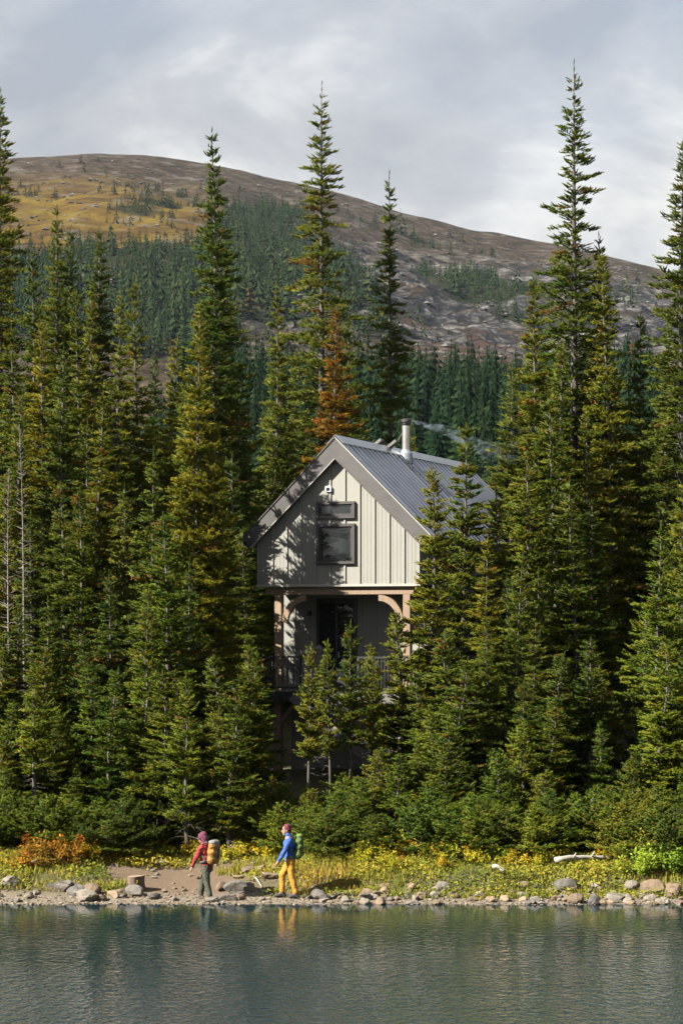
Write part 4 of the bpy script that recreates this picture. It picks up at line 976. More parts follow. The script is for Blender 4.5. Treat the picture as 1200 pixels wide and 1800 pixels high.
def on_ground(px, py):
    """the ground point seen at a pixel"""
    lo, hi = 50.0, 120.0
    D = 55.0
    while D < 75:
        x = (px-600)/F*D; yy = HOR - (gz(x, D)-CAMZ)/D*F
        if yy <= py: return x, D
        D += .05
    return (px-600)/F*75, 75
def put_rock(px, py, w, mk, label, group=None, k=None, name='shore_rock', hs=1.0, rz=None):
    x, D = on_ground(px, py); s_ = w/F*D
    o = link(name, RM[mk][(k if k is not None else rk_n[0]) % 5], None, None, (x, D + s_*.2, max(gz(x, D), -.02) + s_*.13*hs))
    o.scale = (s_*1.12, s_*1.12, s_*1.12*hs); o.rotation_euler = (rng.normal(0, .12), rng.normal(0, .12), rng.uniform(0, 6.28) if rz is None else rz)
    tag(o, label, 'rock', group); rk_n[0] += 1; ROCKS.append((x, D, s_)); return o
put_rock(20, 1560, 38, 'rock', 'rounded grey rock lying alone at the end of the gravel shore', k=3)
put_rock(112, 1568, 74, 'rock', 'long low brown-grey slab sloping to the gravel beside the stump', k=2, hs=.8, rz=.2)
put_rock(134, 1572, 40, 'rock', 'blocky grey rock among the pale rocks below the stump', k=1)
put_rock(164, 1575, 34, 'rock_tan', 'tan block on top of the rock pile below the stump', k=3, hs=1.2)
put_rock(146, 1586, 52, 'rock_pale', 'large pale orange-tinged rock dipping into the water below the stump', k=0)
put_rock(178, 1585, 34, 'rock_tan', 'flat tan rock in the water beside the large pale rock', k=2)
put_rock(205, 1578, 40, 'rock_tan', 'low tan slab in front of the tree stump', k=4)
put_rock(232, 1577, 38, 'rock', 'rounded brown rock leaning against the foot of the stump', k=3)
put_rock(268, 1582, 34, 'rock', 'dark flat stone at the waterline between stump and red-jacketed hiker', k=2)
put_rock(305, 1584, 24, 'rock_pale', 'pale flat stone at the waterline before the dirt slope', k=2)
put_rock(287, 1524, 34, 'rock_pale', 'whitish flat boulder up on the dirt slope', k=2)
put_rock(368, 1585, 26, 'rock_pale', 'pale stone under the foot of the red-jacketed hiker', k=2)
put_rock(419, 1570, 58, 'rock', 'largest smooth grey boulder on the shore between the two hikers', k=0, hs=.9, rz=.0)
put_rock(388, 1566, 30, 'rock_tan', 'tan stone tucked against the largest grey boulder', k=3)
put_rock(399, 1585, 32, 'rock', 'rounded grey stone at the waterline below the largest grey boulder', k=0)
put_rock(422, 1583, 20, 'rock_tan', 'squarish tan stone at the waterline below the largest grey boulder', k=3)
put_rock(562, 1582, 30, 'rock', 'grey pointed rock on the shore behind the blue-jacketed hiker', k=3, hs=1.1)
put_rock(643, 1584, 34, 'rock_pale', 'broad pale wedge of rock at the foot of the yellow grass', k=0)
put_rock(775, 1570, 28, 'rock', 'upright grey rock standing in the yellow grass at the bank edge', k=3, hs=1.3)
put_rock(990, 1572, 46, 'rock', 'big mottled grey boulder set in the grassy bank below the driftwood log', k=3, hs=1.0)
put_rock(1015, 1588, 32, 'rock_tan', 'square brown block at the waterline below the mottled boulder', k=3, hs=1.1)
put_rock(1046, 1588, 34, 'rock', 'square grey-brown block beside the brown block below the mottled boulder', k=1, hs=1.1)
put_rock(1112, 1566, 28, 'rock_pale', 'pale squarish boulder beside the orange-brown boulder', k=3, hs=1.2)
put_rock(1143, 1576, 48, 'rock_tan', 'large rounded orange-brown boulder on the bank', k=3, hs=1.1)
put_rock(1184, 1577, 40, 'rock_tan', 'pointed tan boulder leaning beside the orange-brown boulder', k=1, hs=1.3)
put_rock(1080, 1584, 40, 'rock', 'slanting dark slab at the waterline beyond the grey-brown blocks', k=2)
for (px, py, w) in ((432, 1536, 44), (456, 1532, 40), (470, 1545, 50), (445, 1522, 30), (482, 1528, 26), (404, 1528, 26), (418, 1545, 24)):
    put_rock(px, py, w, 'rock_tan', 'tan bedrock slab in the outcrop behind the two hikers', 'bedrock slabs behind the hikers', name='bedrock_slab', k=random.choice([0, 2, 4]), hs=.7)
for _ in range(190):
    px = rng.uniform(-10, 1210) if rng.random() < .6 else rng.uniform(540, 1210); py = rng.uniform(1574, 1592) if rng.random() < .8 else rng.uniform(1560, 1580)
    if 440 < px < 540 and py < 1582: continue
    if 325 < px < 385 and py < 1588: continue
    w = rng.uniform(8, 26) if px > 540 or px < 130 else rng.uniform(6, 14)
    put_rock(px, py, w, random.choice(['rock', 'rock_tan', 'rock_pale', 'rock_tan']), 'small stone among the loose stones along the waterline', 'loose stones along the waterline', name='small_stone')
for _ in range(55):
    px = rng.uniform(185, 485); py = rng.uniform(1518, 1574)
    put_rock(px, py, rng.uniform(5, 12), random.choice(['rock_tan', 'rock_pale']), 'small stone lying on the bare dirt slope', 'stones on the dirt slope', name='dirt_stone')
# pebbles
pv_, pf_ = MB(), None
ico = bmesh.new(); bmesh.ops.create_icosphere(ico, subdivisions=1, radius=.5); iv = np.array([v.co[:] for v in ico.verts]); if_ = np.array([[v.index for v in f.verts] for f in ico.faces]); ico.free()
n = 3600; x = rng.uniform(-13, 13, n); dy = np.abs(rng.normal(0, .75, n)) - .12; y = shore(x) + dy; zz = ground_z(x, y); s_ = rng.uniform(.02, .075, n)*np.where(rng.random(n) < .1, 1.8, 1)
P = iv[None]*s_[:, None, None]*rng.uniform(.6, 1.2, (n, 1, 3))*np.array([1.2, 1, .6]) + np.stack([x, y, zz+s_*.12], -1)[:, None, :] + rng.normal(0, .05, (n, len(iv), 3))*s_[:, None, None]
pm = mesh_np('gravel', P.reshape(-1, 3), (if_[None] + (np.arange(n)*len(iv))[:, None, None]).reshape(-1, 3), np.repeat(np.stack([rng.random(n), 0*x, 0*x, 0*x+1], -1), len(iv), 0))
m, t, b = mat('pebbles'); at = nd(t, 'ShaderNodeAttribute', attribute_name='tint'); sp = nd(t, 'ShaderNodeSeparateColor'); t.links.new(at.outputs['Color'], sp.inputs[0])
t.links.new(ramp(t, sp.outputs[0], [(0, (0.0342, 0.0281, 0.0213)), (.5, (0.0912, 0.0699, 0.0486)), (1, (0.1672, 0.1444, 0.1140))]), b.inputs['Base Color']); b.inputs['Roughness'].default_value = .85
tag(link('shore_gravel', pm, None, m), 'loose pebbles strewn along the waterline', 'gravel', kind='stuff')

# stump
x, D = on_ground(237, 1568)
st = empty('tree_stump', (x, D+.15, gz(x, D)-.05)); tag(st, 'sawn-off brown tree stump on the dirt shore', 'stump')
mb = MB(); n = 22; V = []; prof = [(0, .29), (.08, .245), (.25, .215), (.42, .222)]
for z_, r0 in prof:
    for k in range(n):
        a = 2*math.pi*k/n; rr = r0*(1+.07*math.sin(3*a+1)+.05*math.sin(7*a)+rng.normal(0, .012)); V.append((math.cos(a)*rr, math.sin(a)*rr, z_ + (.02*math.cos(a) if z_ > .3 else 0)))
Fq = [(i*n+k, i*n+(k+1) % n, (i+1)*n+(k+1) % n, (i+1)*n+k) for i in range(3) for k in range(n)]
mb.add(V, Fq).build('bark', M['stump_bark'], st, smooth=True)
top_ = [(v[0]*.97, v[1]*.97, v[2]+.004) for v in V[3*n:]]
MB().add(top_ + [(0, 0, .43)], [(k, (k+1) % n, n) for k in range(n)]).build('cut_face', M['cutwood'], st)

def log(px0, py0, px1, py1, rad, name, mk, label, lift=.0, D=None, cat='log', nub=True):
    a = on_ground(px0, py0); b_ = on_ground(px1, py1)
    A = Vector((a[0], a[1], gz(*a)+rad+lift)); B = Vector((b_[0], b_[1], gz(*b_)+rad+lift))
    pth = []; rr = []
    for k in range(9):
        f = k/8; p = A.lerp(B, f) + Vector((0, 0, .03*math.sin(f*5) + rng.normal(0, rad*.08))); pth.append(p); rr.append(rad*(1-.45*f)*(1+rng.normal(0, .06)))
    mb = MB().tube(pth, rr, 10)
    if nub:
        for f in (.3, .62): p = A.lerp(B, f); mb.tube([p, p + Vector((.08, -.1, .16))], [rad*.4, rad*.2], 6)
    o = mb.build(name, M[mk], None, smooth=True); tag(o, label, cat); return o
log(975, 1527, 1076, 1519, .075, 'driftwood_log', 'driftwood', 'long bleached white driftwood log lying in the yellow grass', .13)
log(866, 1537, 886, 1541, .065, 'driftwood_stub', 'driftwood', 'short bleached driftwood stub in the yellow grass', .12, nub=False)
log(56, 1527, 104, 1516, .03, 'fallen_branch', 'driftwood', 'thin grey fallen branch beside the orange shrubs', .12, cat='branch')
log(445, 1545, 462, 1564, .022, 'dead_stick', 'driftwood', 'thin pale dead stick leaning beside the bedrock slabs', .04, cat='branch', nub=False)
log(340, 1452, 352, 1462, .03, 'dead_branch', 'driftwood', 'bare dead branch poking out above the red-jacketed hiker', .5, cat='branch')

# ------------------------------------------------------------------ shrubs and ground cover
def leaf_cloud(n, pos, up, size, r_, tint):
    """n diamond leaves"""
    nrm = up + r_.normal(0, .55, (n, 3)); nrm /= np.linalg.norm(nrm, axis=1, keepdims=True)
    a = np.cross(nrm, r_.normal(0, 1, (n, 3))); a /= np.linalg.norm(a, axis=1, keepdims=True); b_ = np.cross(nrm, a)
    s = size[:, None]
    V = np.stack([pos - a*s, pos + b_*s*.45 + nrm*s*.12, pos + a*s, pos - b_*s*.45 + nrm*s*.12], 1).reshape(-1, 3)
    o = (np.arange(n)*4)[:, None]
    Fc = np.concatenate([o + np.array([0, 1, 2]), o + np.array([0, 2, 3])])
    return V, Fc, np.repeat(tint, 4, 0)
def make_shrub(seed, n=1500, w=.75, h=.75, leaf=.05, rust=.1):
    r_ = np.random.default_rng(seed); tb = MB(); pos = []; ups = []
    cl = []
    for k in range(16):
        a = r_.uniform(0, 6.28); rr = w*math.sqrt(r_.random()); zt = h*r_.uniform(.55, 1.1)*(1-.5*(rr/w)**2)
        tip = np.array([math.cos(a)*rr, math.sin(a)*rr, zt]); tb.tube([(0, 0, -.05), tip*.5 + np.array([0, 0, .04]), tip], [.012, .008, .003], 3, False); cl.append(tip)
    cl = np.array(cl); ci = r_.integers(0, len(cl), n); f = r_.uniform(.35, 1.05, n)[:, None]
    pos = cl[ci]*f + r_.normal(0, .09, (n, 3))*w/.75; pos[:, 2] = np.maximum(pos[:, 2], .03)
    up = np.tile([0, 0, .8], (n, 1)) + .6*pos/np.linalg.norm(pos, axis=1, keepdims=True)
    tint = np.stack([np.clip(r_.uniform(0, .7, n)+.3*r_.random(len(cl))[ci], 0, 1), (r_.random(len(cl)) < rust)[ci]*r_.uniform(.4, 1, n), 0*f[:, 0], 0*f[:, 0]+1], -1)
    V, Fc, A = leaf_cloud(n, pos, up, leaf*r_.uniform(.6, 1.3, n), r_, tint)
    me = mesh_np('shrub_leaves', V, Fc, A); me.materials.append(M['leaf'])
    sm = tb.mesh('shrub_stems'); sm.materials.append(M['bark']); return sm, me
SHR = [make_shrub(70+k, rust=.04+.05*k) for k in range(4)]
SCOL = {'yellow': (1.7, 1.45, .8, 1), 'orange': (1.25, .62, .55, 1), 'green': (.75, 1.1, .9, 1), 'gold': (1.85, 1.2, .6, 1), 'lime': (1.2, 1.35, .8, 1)}
def shrub(px, py, s_, col, label, group):
    x, D = on_ground(px, py); k = int(rng.integers(0, 4)); o = empty('leafy_shrub', (x, D, gz(x, D)-.02), rng.uniform(0, 6.28)); o.scale = (s_, s_, s_*rng.uniform(.8, 1.15))
    link('stems', SHR[k][0], o); lv = link('leaves', SHR[k][1], o); lv.color = SCOL[col]; tag(o, label, 'shrub', group)
for px, py, s_ in ((75, 1523, .8), (100, 1515, .9), (128, 1518, .8), (155, 1512, .8), (40, 1528, .6), (60, 1508, .8), (118, 1500, .8)):
    shrub(px, py, s_, random.choice(['orange', 'orange', 'gold']), 'orange-red autumn shrub beside the thin fallen branch', 'orange shrubs beside the fallen branch')
for px, py, s_ in ((660, 1510, .9), (690, 1505, .9), (715, 1495, 1.0), (740, 1498, .9), (690, 1525, .7), (765, 1508, .8), (800, 1512, .8), (830, 1518, .7), (860, 1515, .7), (640, 1520, .7), (780, 1530, .5), (900, 1518, .6), (940, 1520, .6), (980, 1512, .6), (1060, 1512, .55)):
    shrub(px, py, s_, random.choice(['yellow', 'gold', 'yellow', 'lime']), 'yellow-leaved shrub on the grassy bank beyond the blue-jacketed hiker', 'yellow shrubs on the grassy bank')
for px, py, s_ in ((350, 1512, .75), (338, 1505, .7), (430, 1505, .7), (405, 1508, .6), (450, 1500, .7), (240, 1510, .6), (200, 1508, .6), (290, 1508, .5), (480, 1505, .6)):
    shrub(px, py, s_, random.choice(['gold', 'yellow', 'lime']), 'golden shrub on the slope behind the red-jacketed hiker', 'golden shrubs behind the hiker')
for px, py, s_ in ((380, 1490, 1.3), (410, 1485, 1.4), (440, 1480, 1.2), (355, 1485, 1.0), (420, 1470, 1.3), (1120, 1535, .9), (1150, 1530, 1.1), (1180, 1528, 1.1), (1195, 1535, .9)):
    shrub(px, py, s_, 'green', 'bright green broadleaf shrub at the foot of the wood', 'green broadleaf shrubs')

# grass and small herbs over the banks and the wood's edge
n = 110000; x = rng.uniform(-15, 15, n); gw = .4*sstep(-3, 0, x); y = shore(x) + .75 - gw + rng.power(1.1, n)*6.5; T2 = y - shore(x)
pm_ = np.exp(-((x+4.2)/2.3)**2)*(1-sstep(3.0, 5.2, T2)); dn = fbm(x, y, 1.3, 3, 71)
leftbare = np.exp(-((x+7.6)/1.6)**2)*(1-sstep(.9, 1.6, T2))
keep = (rng.random(n) < np.clip(2.4*dn-.45, .05, 1)) & (pm_ - 1.3*(dn-.5) < .45) & (T2 > .85-gw+.5*dn) & (leftbare < .5)
x, y, dn, T2 = x[keep], y[keep], dn[keep], T2[keep]; n = len(x); zz = ground_z(x, y)
hgt = rng.uniform(.05, .20, n)*(.5+.9*dn); a = rng.uniform(0, 6.28, n); lean = rng.uniform(.1, .6, n); w_ = rng.uniform(.010, .024, n)
a2 = a + rng.normal(0, .6, n)
V = np.stack([np.stack([x-np.sin(a)*w_, y+np.cos(a)*w_, zz-.02], -1), np.stack([x+np.sin(a)*w_, y-np.cos(a)*w_, zz-.02], -1), np.stack([x+np.cos(a2)*hgt*lean, y+np.sin(a2)*hgt*lean, zz+hgt], -1)], 1).reshape(-1, 3)
gold = fbm(x, y, 2.1, 3, 77); tn = np.stack([np.clip(gold*1.5-.35+rng.uniform(-.2, .3, n), 0, 1), (rng.random(n) < .06+.25*(gold > .62))*rng.uniform(.3, .9, n), 0*x, 0*x+1], -1)
tag(link('bank_grass', mesh_np('bank_grass', V, np.arange(3*n).reshape(-1, 3), np.repeat(tn, 3, 0)), None, M['grass']), 'yellow-green autumn grass over the lake bank', 'grass', kind='stuff')
n = 95000; x = rng.uniform(-15, 15, n); y = shore(x) + .95 - .4*sstep(-3, 0, x) + rng.power(1.1, n)*8; T2 = y - shore(x)
pm_ = np.exp(-((x+4.2)/2.3)**2)*(1-sstep(3.0, 5.2, T2)); dn = fbm(x, y, .9, 3, 81)
leftbare = np.exp(-((x+7.6)/1.6)**2)*(1-sstep(.9, 1.6, T2))
keep = (rng.random(n) < np.clip(3.2*dn-.8, 0, 1)) & (pm_ - 1.3*(dn-.5) < .45) & (leftbare < .5)
x, y, dn = x[keep], y[keep], dn[keep]; n = len(x); zz = ground_z(x, y) + rng.uniform(.02, .30, n)*np.clip(dn*1.6-.2, .2, 1)
gold = fbm(x, y, 1.7, 3, 87); tn = np.stack([np.clip(gold*1.7-.25+rng.uniform(-.2, .4, n), 0, 1), (rng.random(n) < .04 + .18*(gold > .60))*rng.uniform(.2, .7, n), 0*x, 0*x+1], -1)
V, Fc, A = leaf_cloud(n, np.stack([x, y, zz], -1), np.tile([0, -.2, 1.0], (n, 1)), rng.uniform(.025, .065, n), rng, tn)
tag(link('ground_herbs', mesh_np('ground_herbs', V, Fc, A), None, M['leaf']), 'low leafy herbs and berry bushes carpeting the bank', 'ground cover', kind='stuff')

# ------------------------------------------------------------------ hikers
def capsule(mb, a, b, ra, rb, n=12, flat=None):
    """tapered capsule; flat=(axis vector, factor) squashes it"""
    a = Vector(a); b = Vector(b); d = (b-a); L = d.length; d = d/L if L > 1e-6 else Vector((0, 0, 1))
    u = Vector((0, 0, 1)) if abs(d.z) < .9 else Vector((1, 0, 0)); r = d.cross(u).normalized(); u = r.cross(d)
    rings = []
    for k in range(1, 5): t_ = -math.pi/2 + math.pi/2*k/4; rings.append((a + d*ra*math.sin(t_), ra*math.cos(t_)))
    for k in range(0, 4): t_ = math.pi/2*k/4; rings.append((b + d*rb*math.sin(t_), rb*math.cos(t_)))
    V = [a - d*ra]
    for c_, rr in rings:
        for k in range(n): an = 2*math.pi*k/n; V.append(c_ + (r*math.cos(an) + u*math.sin(an))*rr)
    V.append(b + d*rb)
    if flat:
        ax, f = Vector(flat[0]).normalized(), flat[1]; c0 = (a+b)/2
        V = [v - ax*((v-c0).dot(ax))*(1-f) for v in V]
    m_ = len(rings); Fq = [(0, 1+(k+1) % n, 1+k) for k in range(n)]
    for i in range(m_-1): Fq += [(1+i*n+k, 1+i*n+(k+1) % n, 1+(i+1)*n+(k+1) % n, 1+(i+1)*n+k) for k in range(n)]
    e_ = len(V)-1; Fq += [(1+(m_-1)*n+k, 1+(m_-1)*n+(k+1) % n, e_) for k in range(n)]
    mb.add(V, Fq)
def blobmesh(name, mb, mat_, parent, voxel=.014, it=4, loc=None, fold=0.0):
    me = mb.mesh(name); o = bpy.data.objects.new('tmp', me); COL.objects.link(o)
    r_ = o.modifiers.new('r', 'REMESH'); r_.mode = 'VOXEL'; r_.voxel_size = voxel
    sm = o.modifiers.new('s', 'SMOOTH'); sm.factor = .5; sm.iterations = it
    dg = bpy.context.evaluated_depsgraph_get(); me2 = bpy.data.meshes.new_from_object(o.evaluated_get(dg))
    bpy.data.objects.remove(o); me2.name = name; me2.materials.clear(); me2.materials.append(mat_)
    if fold:
        nv = len(me2.vertices); co = np.empty(nv*3, np.float32); no = np.empty(nv*3, np.float32)
        me2.vertices.foreach_get('co', co); me2.vertices.foreach_get('normal', no); co = co.reshape(-1, 3); no = no.reshape(-1, 3)
        kk = np.array([noise.noise(Vector((x_*8, y_*8, z_*9))) + .6*noise.noise(Vector((x_*20+5, y_*20, z_*20))) for x_, y_, z_ in co.tolist()])
        me2.vertices.foreach_set('co', (co + no*(kk*fold)[:, None]).astype(np.float32).ravel()); me2.update()
    me2.polygons.foreach_set('use_smooth', np.ones(len(me2.polygons), dtype=bool))
    return link(name, me2, parent, None, loc)
def cloth(name, c, rough=.8):
    c = tuple(v*.75 for v in c); d = tuple(v*.6 for v in c); return simple(name, d, c, 11, rough, bmp=.9, bd=.05)
SKIN = simple('skin', (.25, .135, .095), (.29, .165, .12), 10, .55, bmp=0)
def hand(mb, w, f, side):
    """w wrist, f forward of the forearm; relaxed fingers"""
    w = Vector(w); f = Vector(f).normalized(); s_ = Vector((0, 1, 0)).cross(f).normalized(); y = Vector((0, 1, 0))*side
    p = w + f*.085
    capsule(mb, w, p, .026, .034, 10, ((0, 1, 0), .6))
    for k, (o_, ln) in enumerate(((-.027, .075), (-.009, .085), (.009, .080), (.026, .062))):
        a = p + s_*o_ + f*.01; m_ = a + f*ln*.5 + y*.006; e_ = m_ + f*ln*.4 + y*.022
        capsule(mb, a, m_, .0095, .009, 6); capsule(mb, m_, e_, .009, .007, 6)
    a = w + f*.03 - s_*.028; m_ = a + f*.03 - s_*.022 + y*.008; capsule(mb, a, m_, .012, .010, 6); capsule(mb, m_, m_ + f*.03 + y*.008, .010, .008, 6)
def hiker(J, cols, label, loc, rz, hat):
    """J: joints in metres, walking towards -x; L/R = near/far side (y -/+)"""
    body = MB(); hd = Vector(J['head'])
    fw = Vector((-1, 0, 0))
    # head
    capsule(body, hd + Vector((.015, 0, .02)), hd + Vector((.0, 0, .03)), .098, .098, 14, ((0, 1, 0), .82))
    capsule(body, hd + Vector((-.03, 0, -.045)), hd + Vector((-.045, 0, -.085)), .070, .045, 12, ((0, 1, 0), .85))      # jaw
    capsule(body, hd + Vector((-.088, 0, .008)), hd + Vector((-.112, 0, -.028)), .010, .016, 8)                         # nose
    capsule(body, hd + Vector((-.088, -.02, -.064)), hd + Vector((-.088, .02, -.064)), .012, .012, 8)                   # lips
    for sy in (-1, 1): capsule(body, hd + Vector((.012, sy*.080, .012)), hd + Vector((.018, sy*.084, -.022)), .018, .014, 8, ((0, 1, 0), .5))
    nk = Vector(J['neck']); capsule(body, hd + Vector((.02, 0, -.06)), nk, .052, .062)
    ch_ = Vector(J['chest']); hp = Vector(J['hip'])
    capsule(body, nk + Vector((0, 0, -.06)), ch_, .10, .125, 14, ((1, 0, 0), .85)); capsule(body, ch_ + Vector((0, -.05, 0)), ch_ + Vector((0, .05, 0)), .12, .12); capsule(body, ch_, hp, .12, .12)
    jk = MB(); tr_ = MB(); boots = []
    capsule(jk, nk + Vector((-.005, 0, .045)), nk + Vector((.01, 0, -.06)), .072, .10)
    capsule(jk, ch_ + Vector((0, -.11, .07)), ch_ + Vector((0, .11, .07)), .105, .105); capsule(jk, ch_ + Vector((0, -.05, 0)), ch_ + Vector((0, .05, 0)), .145, .145)
    capsule(jk, ch_, hp + Vector((0, 0, .06)), .155, .16, 16, ((1, 0, 0), .85)); capsule(jk, hp + Vector((0, -.05, .07)), hp + Vector((0, .05, .07)), .135, .135); capsule(jk, hp + Vector((0, -.05, .0)), hp + Vector((0, .05, .0)), .13, .13)
    for sd, sy in (('L', -1), ('R', 1)):
        s0 = Vector(J['sh'+sd]); e0 = Vector(J['el'+sd]); w0 = Vector(J['wr'+sd])
        capsule(body, s0, e0, .052, .042); capsule(body, e0, w0, .042, .028); hand(body, w0, w0-e0, -sy)
        capsule(jk, s0, e0, .078, .060); capsule(jk, e0, w0 - (w0-e0)*.02, .062, .046)
        k0 = Vector(J['kn'+sd]); a0 = Vector(J['an'+sd]); h0 = hp + Vector((0, sy*.085, -.03))
        capsule(body, h0, k0, .08, .055); capsule(body, k0, a0, .055, .036); capsule(body, a0, Vector(J['to'+sd]), .036, .035)
        capsule(tr_, h0, k0, .108, .082); capsule(tr_, k0, a0 + (k0-a0)*.10, .080, .072)
        bt = MB(); to = Vector(J['to'+sd]); heel = a0 + Vector((.055, 0, -.065)); sole = to.z - .035
        capsule(bt, a0 + Vector((0, 0, .07)), a0, .052, .055); capsule(bt, a0 + Vector((.01, 0, -.03)), to, .055, .045); capsule(bt, heel, to, .045, .040)
        boots.append(bt)
    capsule(tr_, hp + Vector((0, -.06, .02)), hp + Vector((0, .06, .02)), .128, .128); capsule(tr_, hp + Vector((0, -.06, -.05)), hp + Vector((0, .06, -.05)), .122, .122)
    p = blobmesh('person', body, SKIN, None, .009, 2, loc); p.rotation_euler.z = rz
    tag(p, label, 'person')
    blobmesh('jacket', jk, cols['jacket'], p, .012, 3, fold=.011); blobmesh('trousers', tr_, cols['trousers'], p, .012, 3, fold=.009)
    for bt in boots: blobmesh('boot', bt, cols['boot'], p, .010, 2)
    # knitted hat
    hb = MB(); capsule(hb, hd + Vector((.022, 0, .052)), hd + Vector((.026, 0, .075)), .108, .098, 16, ((0, 1, 0), .86))
    if hat == 'hood':
        capsule(hb, hd + Vector((.05, 0, .0)), hd + Vector((.06, 0, -.08)), .10, .085, 14, ((0, 1, 0), .95)); capsule(hb, hd + Vector((-.005, 0, .03)), hd + Vector((.0, 0, .03)), .115, .115, 14, ((0, 1, 0), .86))
    else: capsule(hb, hd + Vector((-.055, 0, .030)), hd + Vector((.075, 0, .0)), .052, .060, 12)
    blobmesh('knitted_hat', hb, cols['hat'], p, .010, 3)
    for sy in (-1, 1):
        MB().tube([hd + Vector((-.082, sy*.030, .010)), hd + Vector((-.093, sy*.030, .010))], [.010, .004], 8).build('eye', M['blackmetal'], p)
    return p
def on_shore(px, D): x = (px-600)/F*D; return Vector((x, D, gz(x, D)))

# hiker in blue: mid-stride, near arm swung forward
pb_ = on_shore(508, 56.3)
JB = dict(head=(-.07, 0, 1.67), neck=(-.02, 0, 1.53), chest=(.0, 0, 1.32), hip=(.03, 0, .93),
          shL=(.0, -.19, 1.44), elL=(-.13, -.24, 1.17), wrL=(-.26, -.22, .95), shR=(0, .19, 1.44), elR=(.12, .25, 1.19), wrR=(.02, .25, .98),
          knR=(-.17, .09, .56), anR=(-.16, .10, .13), toR=(-.31, .10, .05), knL=(.07, -.09, .50), anL=(.17, -.10, .12), toL=(.02, -.11, .045))
blue = hiker(JB, dict(jacket=cloth('blue_jacket', (.020, .11, .50)), trousers=cloth('orange_trousers', (.56, .27, .012)), boot=cloth('dark_boot', (.045, .045, .05)), hat=cloth('maroon_hat', (.15, .012, .032))),
             'person in blue jacket, orange trousers and maroon hat striding along the shore', pb_, R(4), 'beanie')
# hiker in red: seen a little from behind
pa_ = on_shore(363, 56.1)
JA = dict(head=(-.11, 0, 1.53), neck=(-.06, 0, 1.40), chest=(-.03, 0, 1.20), hip=(.02, 0, .83),
          shL=(-.05, -.17, 1.31), elL=(-.17, -.23, 1.06), wrL=(-.27, -.22, .86), shR=(-.03, .17, 1.31), elR=(.05, .24, 1.07), wrR=(-.03, .26, .87),
          knR=(-.15, .08, .47), anR=(-.20, .09, .12), toR=(-.34, .09, .05), knL=(.05, -.08, .45), anL=(.15, -.09, .11), toL=(.01, -.10, .045))
redp = hiker(JA, dict(jacket=cloth('red_jacket', (.34, .016, .024)), trousers=cloth('green_trousers', (.055, .066, .042)), boot=cloth('tan_boot', (.13, .095, .065)), hat=cloth('plum_hood', (.125, .010, .05))),
             'person in red jacket and grey-green trousers walking ahead along the shore', pa_, R(-24), 'hood')
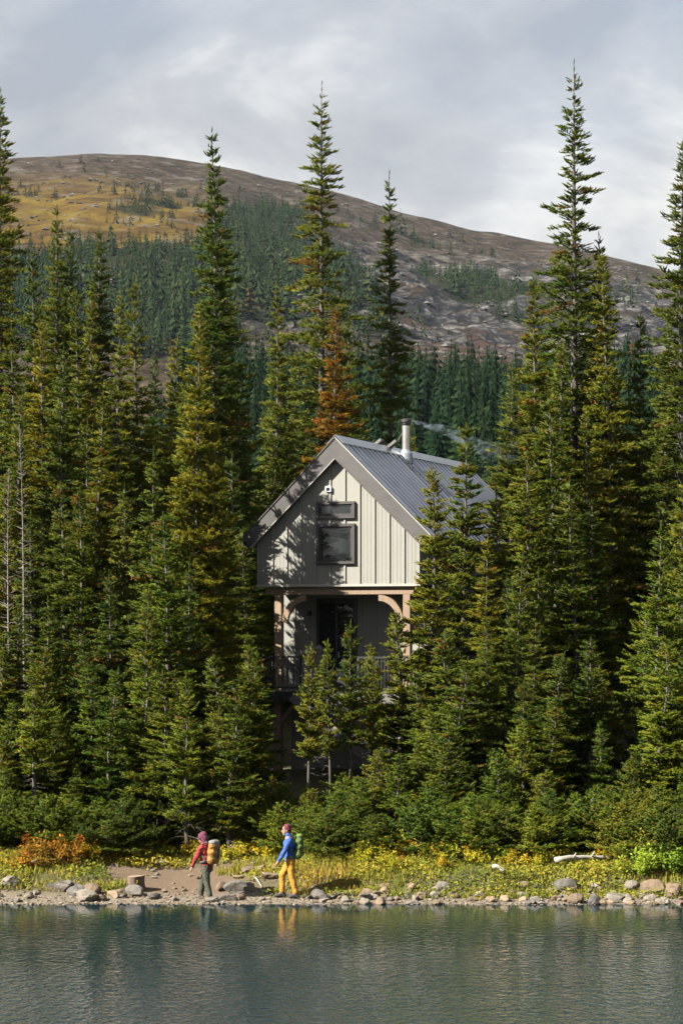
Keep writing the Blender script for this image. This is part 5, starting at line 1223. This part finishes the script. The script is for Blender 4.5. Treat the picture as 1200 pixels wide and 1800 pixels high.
# rucksacks
def rucksack(person, c, w, h_, d, cm, cm2, cm3, label, tilt):
    o = empty('rucksack', (0, 0, 0)); o.matrix_world = Matrix.Translation(person.location) @ Matrix.Rotation(person.rotation_euler.z, 4, 'Z') @ Matrix.Translation(Vector(c)) @ Matrix.Rotation(tilt, 4, 'Y')
    mb = MB()
    for zz in (-h_*.34, 0, h_*.30):
        k = 1.0 if zz < h_*.2 else .9
        capsule(mb, (d*.02, -w*.24, zz), (d*.02, w*.24, zz), d*.46*k, d*.46*k, 14)
    capsule(mb, (0, -w*.22, -h_*.34), (0, -w*.22, h_*.3), d*.42, d*.40); capsule(mb, (0, w*.22, -h_*.34), (0, w*.22, h_*.3), d*.42, d*.40)
    blobmesh('pack_body', mb, cm, o, .012, 3, fold=.012)
    mb = MB(); capsule(mb, (.0, -w*.22, h_*.46), (.0, w*.22, h_*.46), d*.40, d*.40, 14, ((0, 0, 1), .6)); capsule(mb, (d*.2, -w*.22, h_*.40), (d*.2, w*.22, h_*.40), d*.25, d*.25, 12, ((0, 0, 1), .7))
    blobmesh('top_lid', mb, cm2, o, .012, 3)
    mb = MB(); capsule(mb, (d*.42, -w*.12, -h_*.22), (d*.42, -w*.12, h_*.12), d*.14, d*.12); capsule(mb, (d*.42, w*.12, -h_*.22), (d*.42, w*.12, h_*.12), d*.14, d*.12)
    blobmesh('front_pocket', mb, cm3, o, .012, 3)
    mb = MB(); capsule(mb, (d*.05, -w*.44, -h_*.36), (d*.05, -w*.44, -h_*.02), d*.20, d*.17, 12, ((0, 1, 0), .5)); blobmesh('side_pocket', mb, cm3, o, .012, 3)
    for sy in (-1, 1):
        q = [(-d*.35, sy*w*.30, h_*.36), (-d*.62, sy*w*.32, h_*.46), (-d*1.05, sy*w*.36, h_*.30), (-d*1.12, sy*w*.40, 0), (-d*.75, sy*w*.46, -h_*.22), (-d*.30, sy*w*.40, -h_*.34)]
        MB().tube(q, [.022]*6, 8).build('shoulder_strap', cm3, o, smooth=True)
        q = [(-d*.30, sy*w*.45, -h_*.40), (-d*.75, sy*w*.56, -h_*.46), (-d*1.2, sy*w*.44, -h_*.48)]
        MB().tube(q, [.03, .028, .02], 8).build('hip_belt', cm3, o, smooth=True)
        MB().tube([(d*.40, sy*w*.25, h_*.42), (d*.50, sy*w*.22, -h_*.1), (d*.42, sy*w*.22, -h_*.42)], [.009]*3, 6).build('strap', M['batten'], o)
    tag(o, label, 'backpack'); return o
gr = cloth('pack_grey', (.085, .09, .10)); lg = cloth('pack_lightgrey', (.26, .26, .25)); og = cloth('pack_orange', (.40, .18, .020)); gn = cloth('pack_green', (.075, .150, .018)); gn2 = cloth('pack_lime', (.12, .20, .03))
rucksack(blue, (.235, 0, 1.27), .34, .58, .23, gn, gn2, gn, 'bright green rucksack worn by the blue-jacketed hiker', R(6))
rucksack(redp, (.195, 0, 1.19), .38, .54, .26, og, lg, gr, 'orange and grey rucksack worn by the red-jacketed hiker', R(4))

# ------------------------------------------------------------------ haze
m, t, b = mat('haze'); t.nodes.remove(b)
pv = nd(t, 'ShaderNodeVolumePrincipled', {'Color': (.60, .78, 1.0, 1), 'Density': .000019, 'Anisotropy': .0})
t.links.new(pv.outputs[0], t.nodes['Material Output'].inputs['Volume'])
hz = MB().box(-1600, 1600, -140, 3050, -4.0, 440).build('haze', m, None); hz['kind'] = 'stuff'; hz['label'] = 'thin bluish mountain haze filling the valley air'
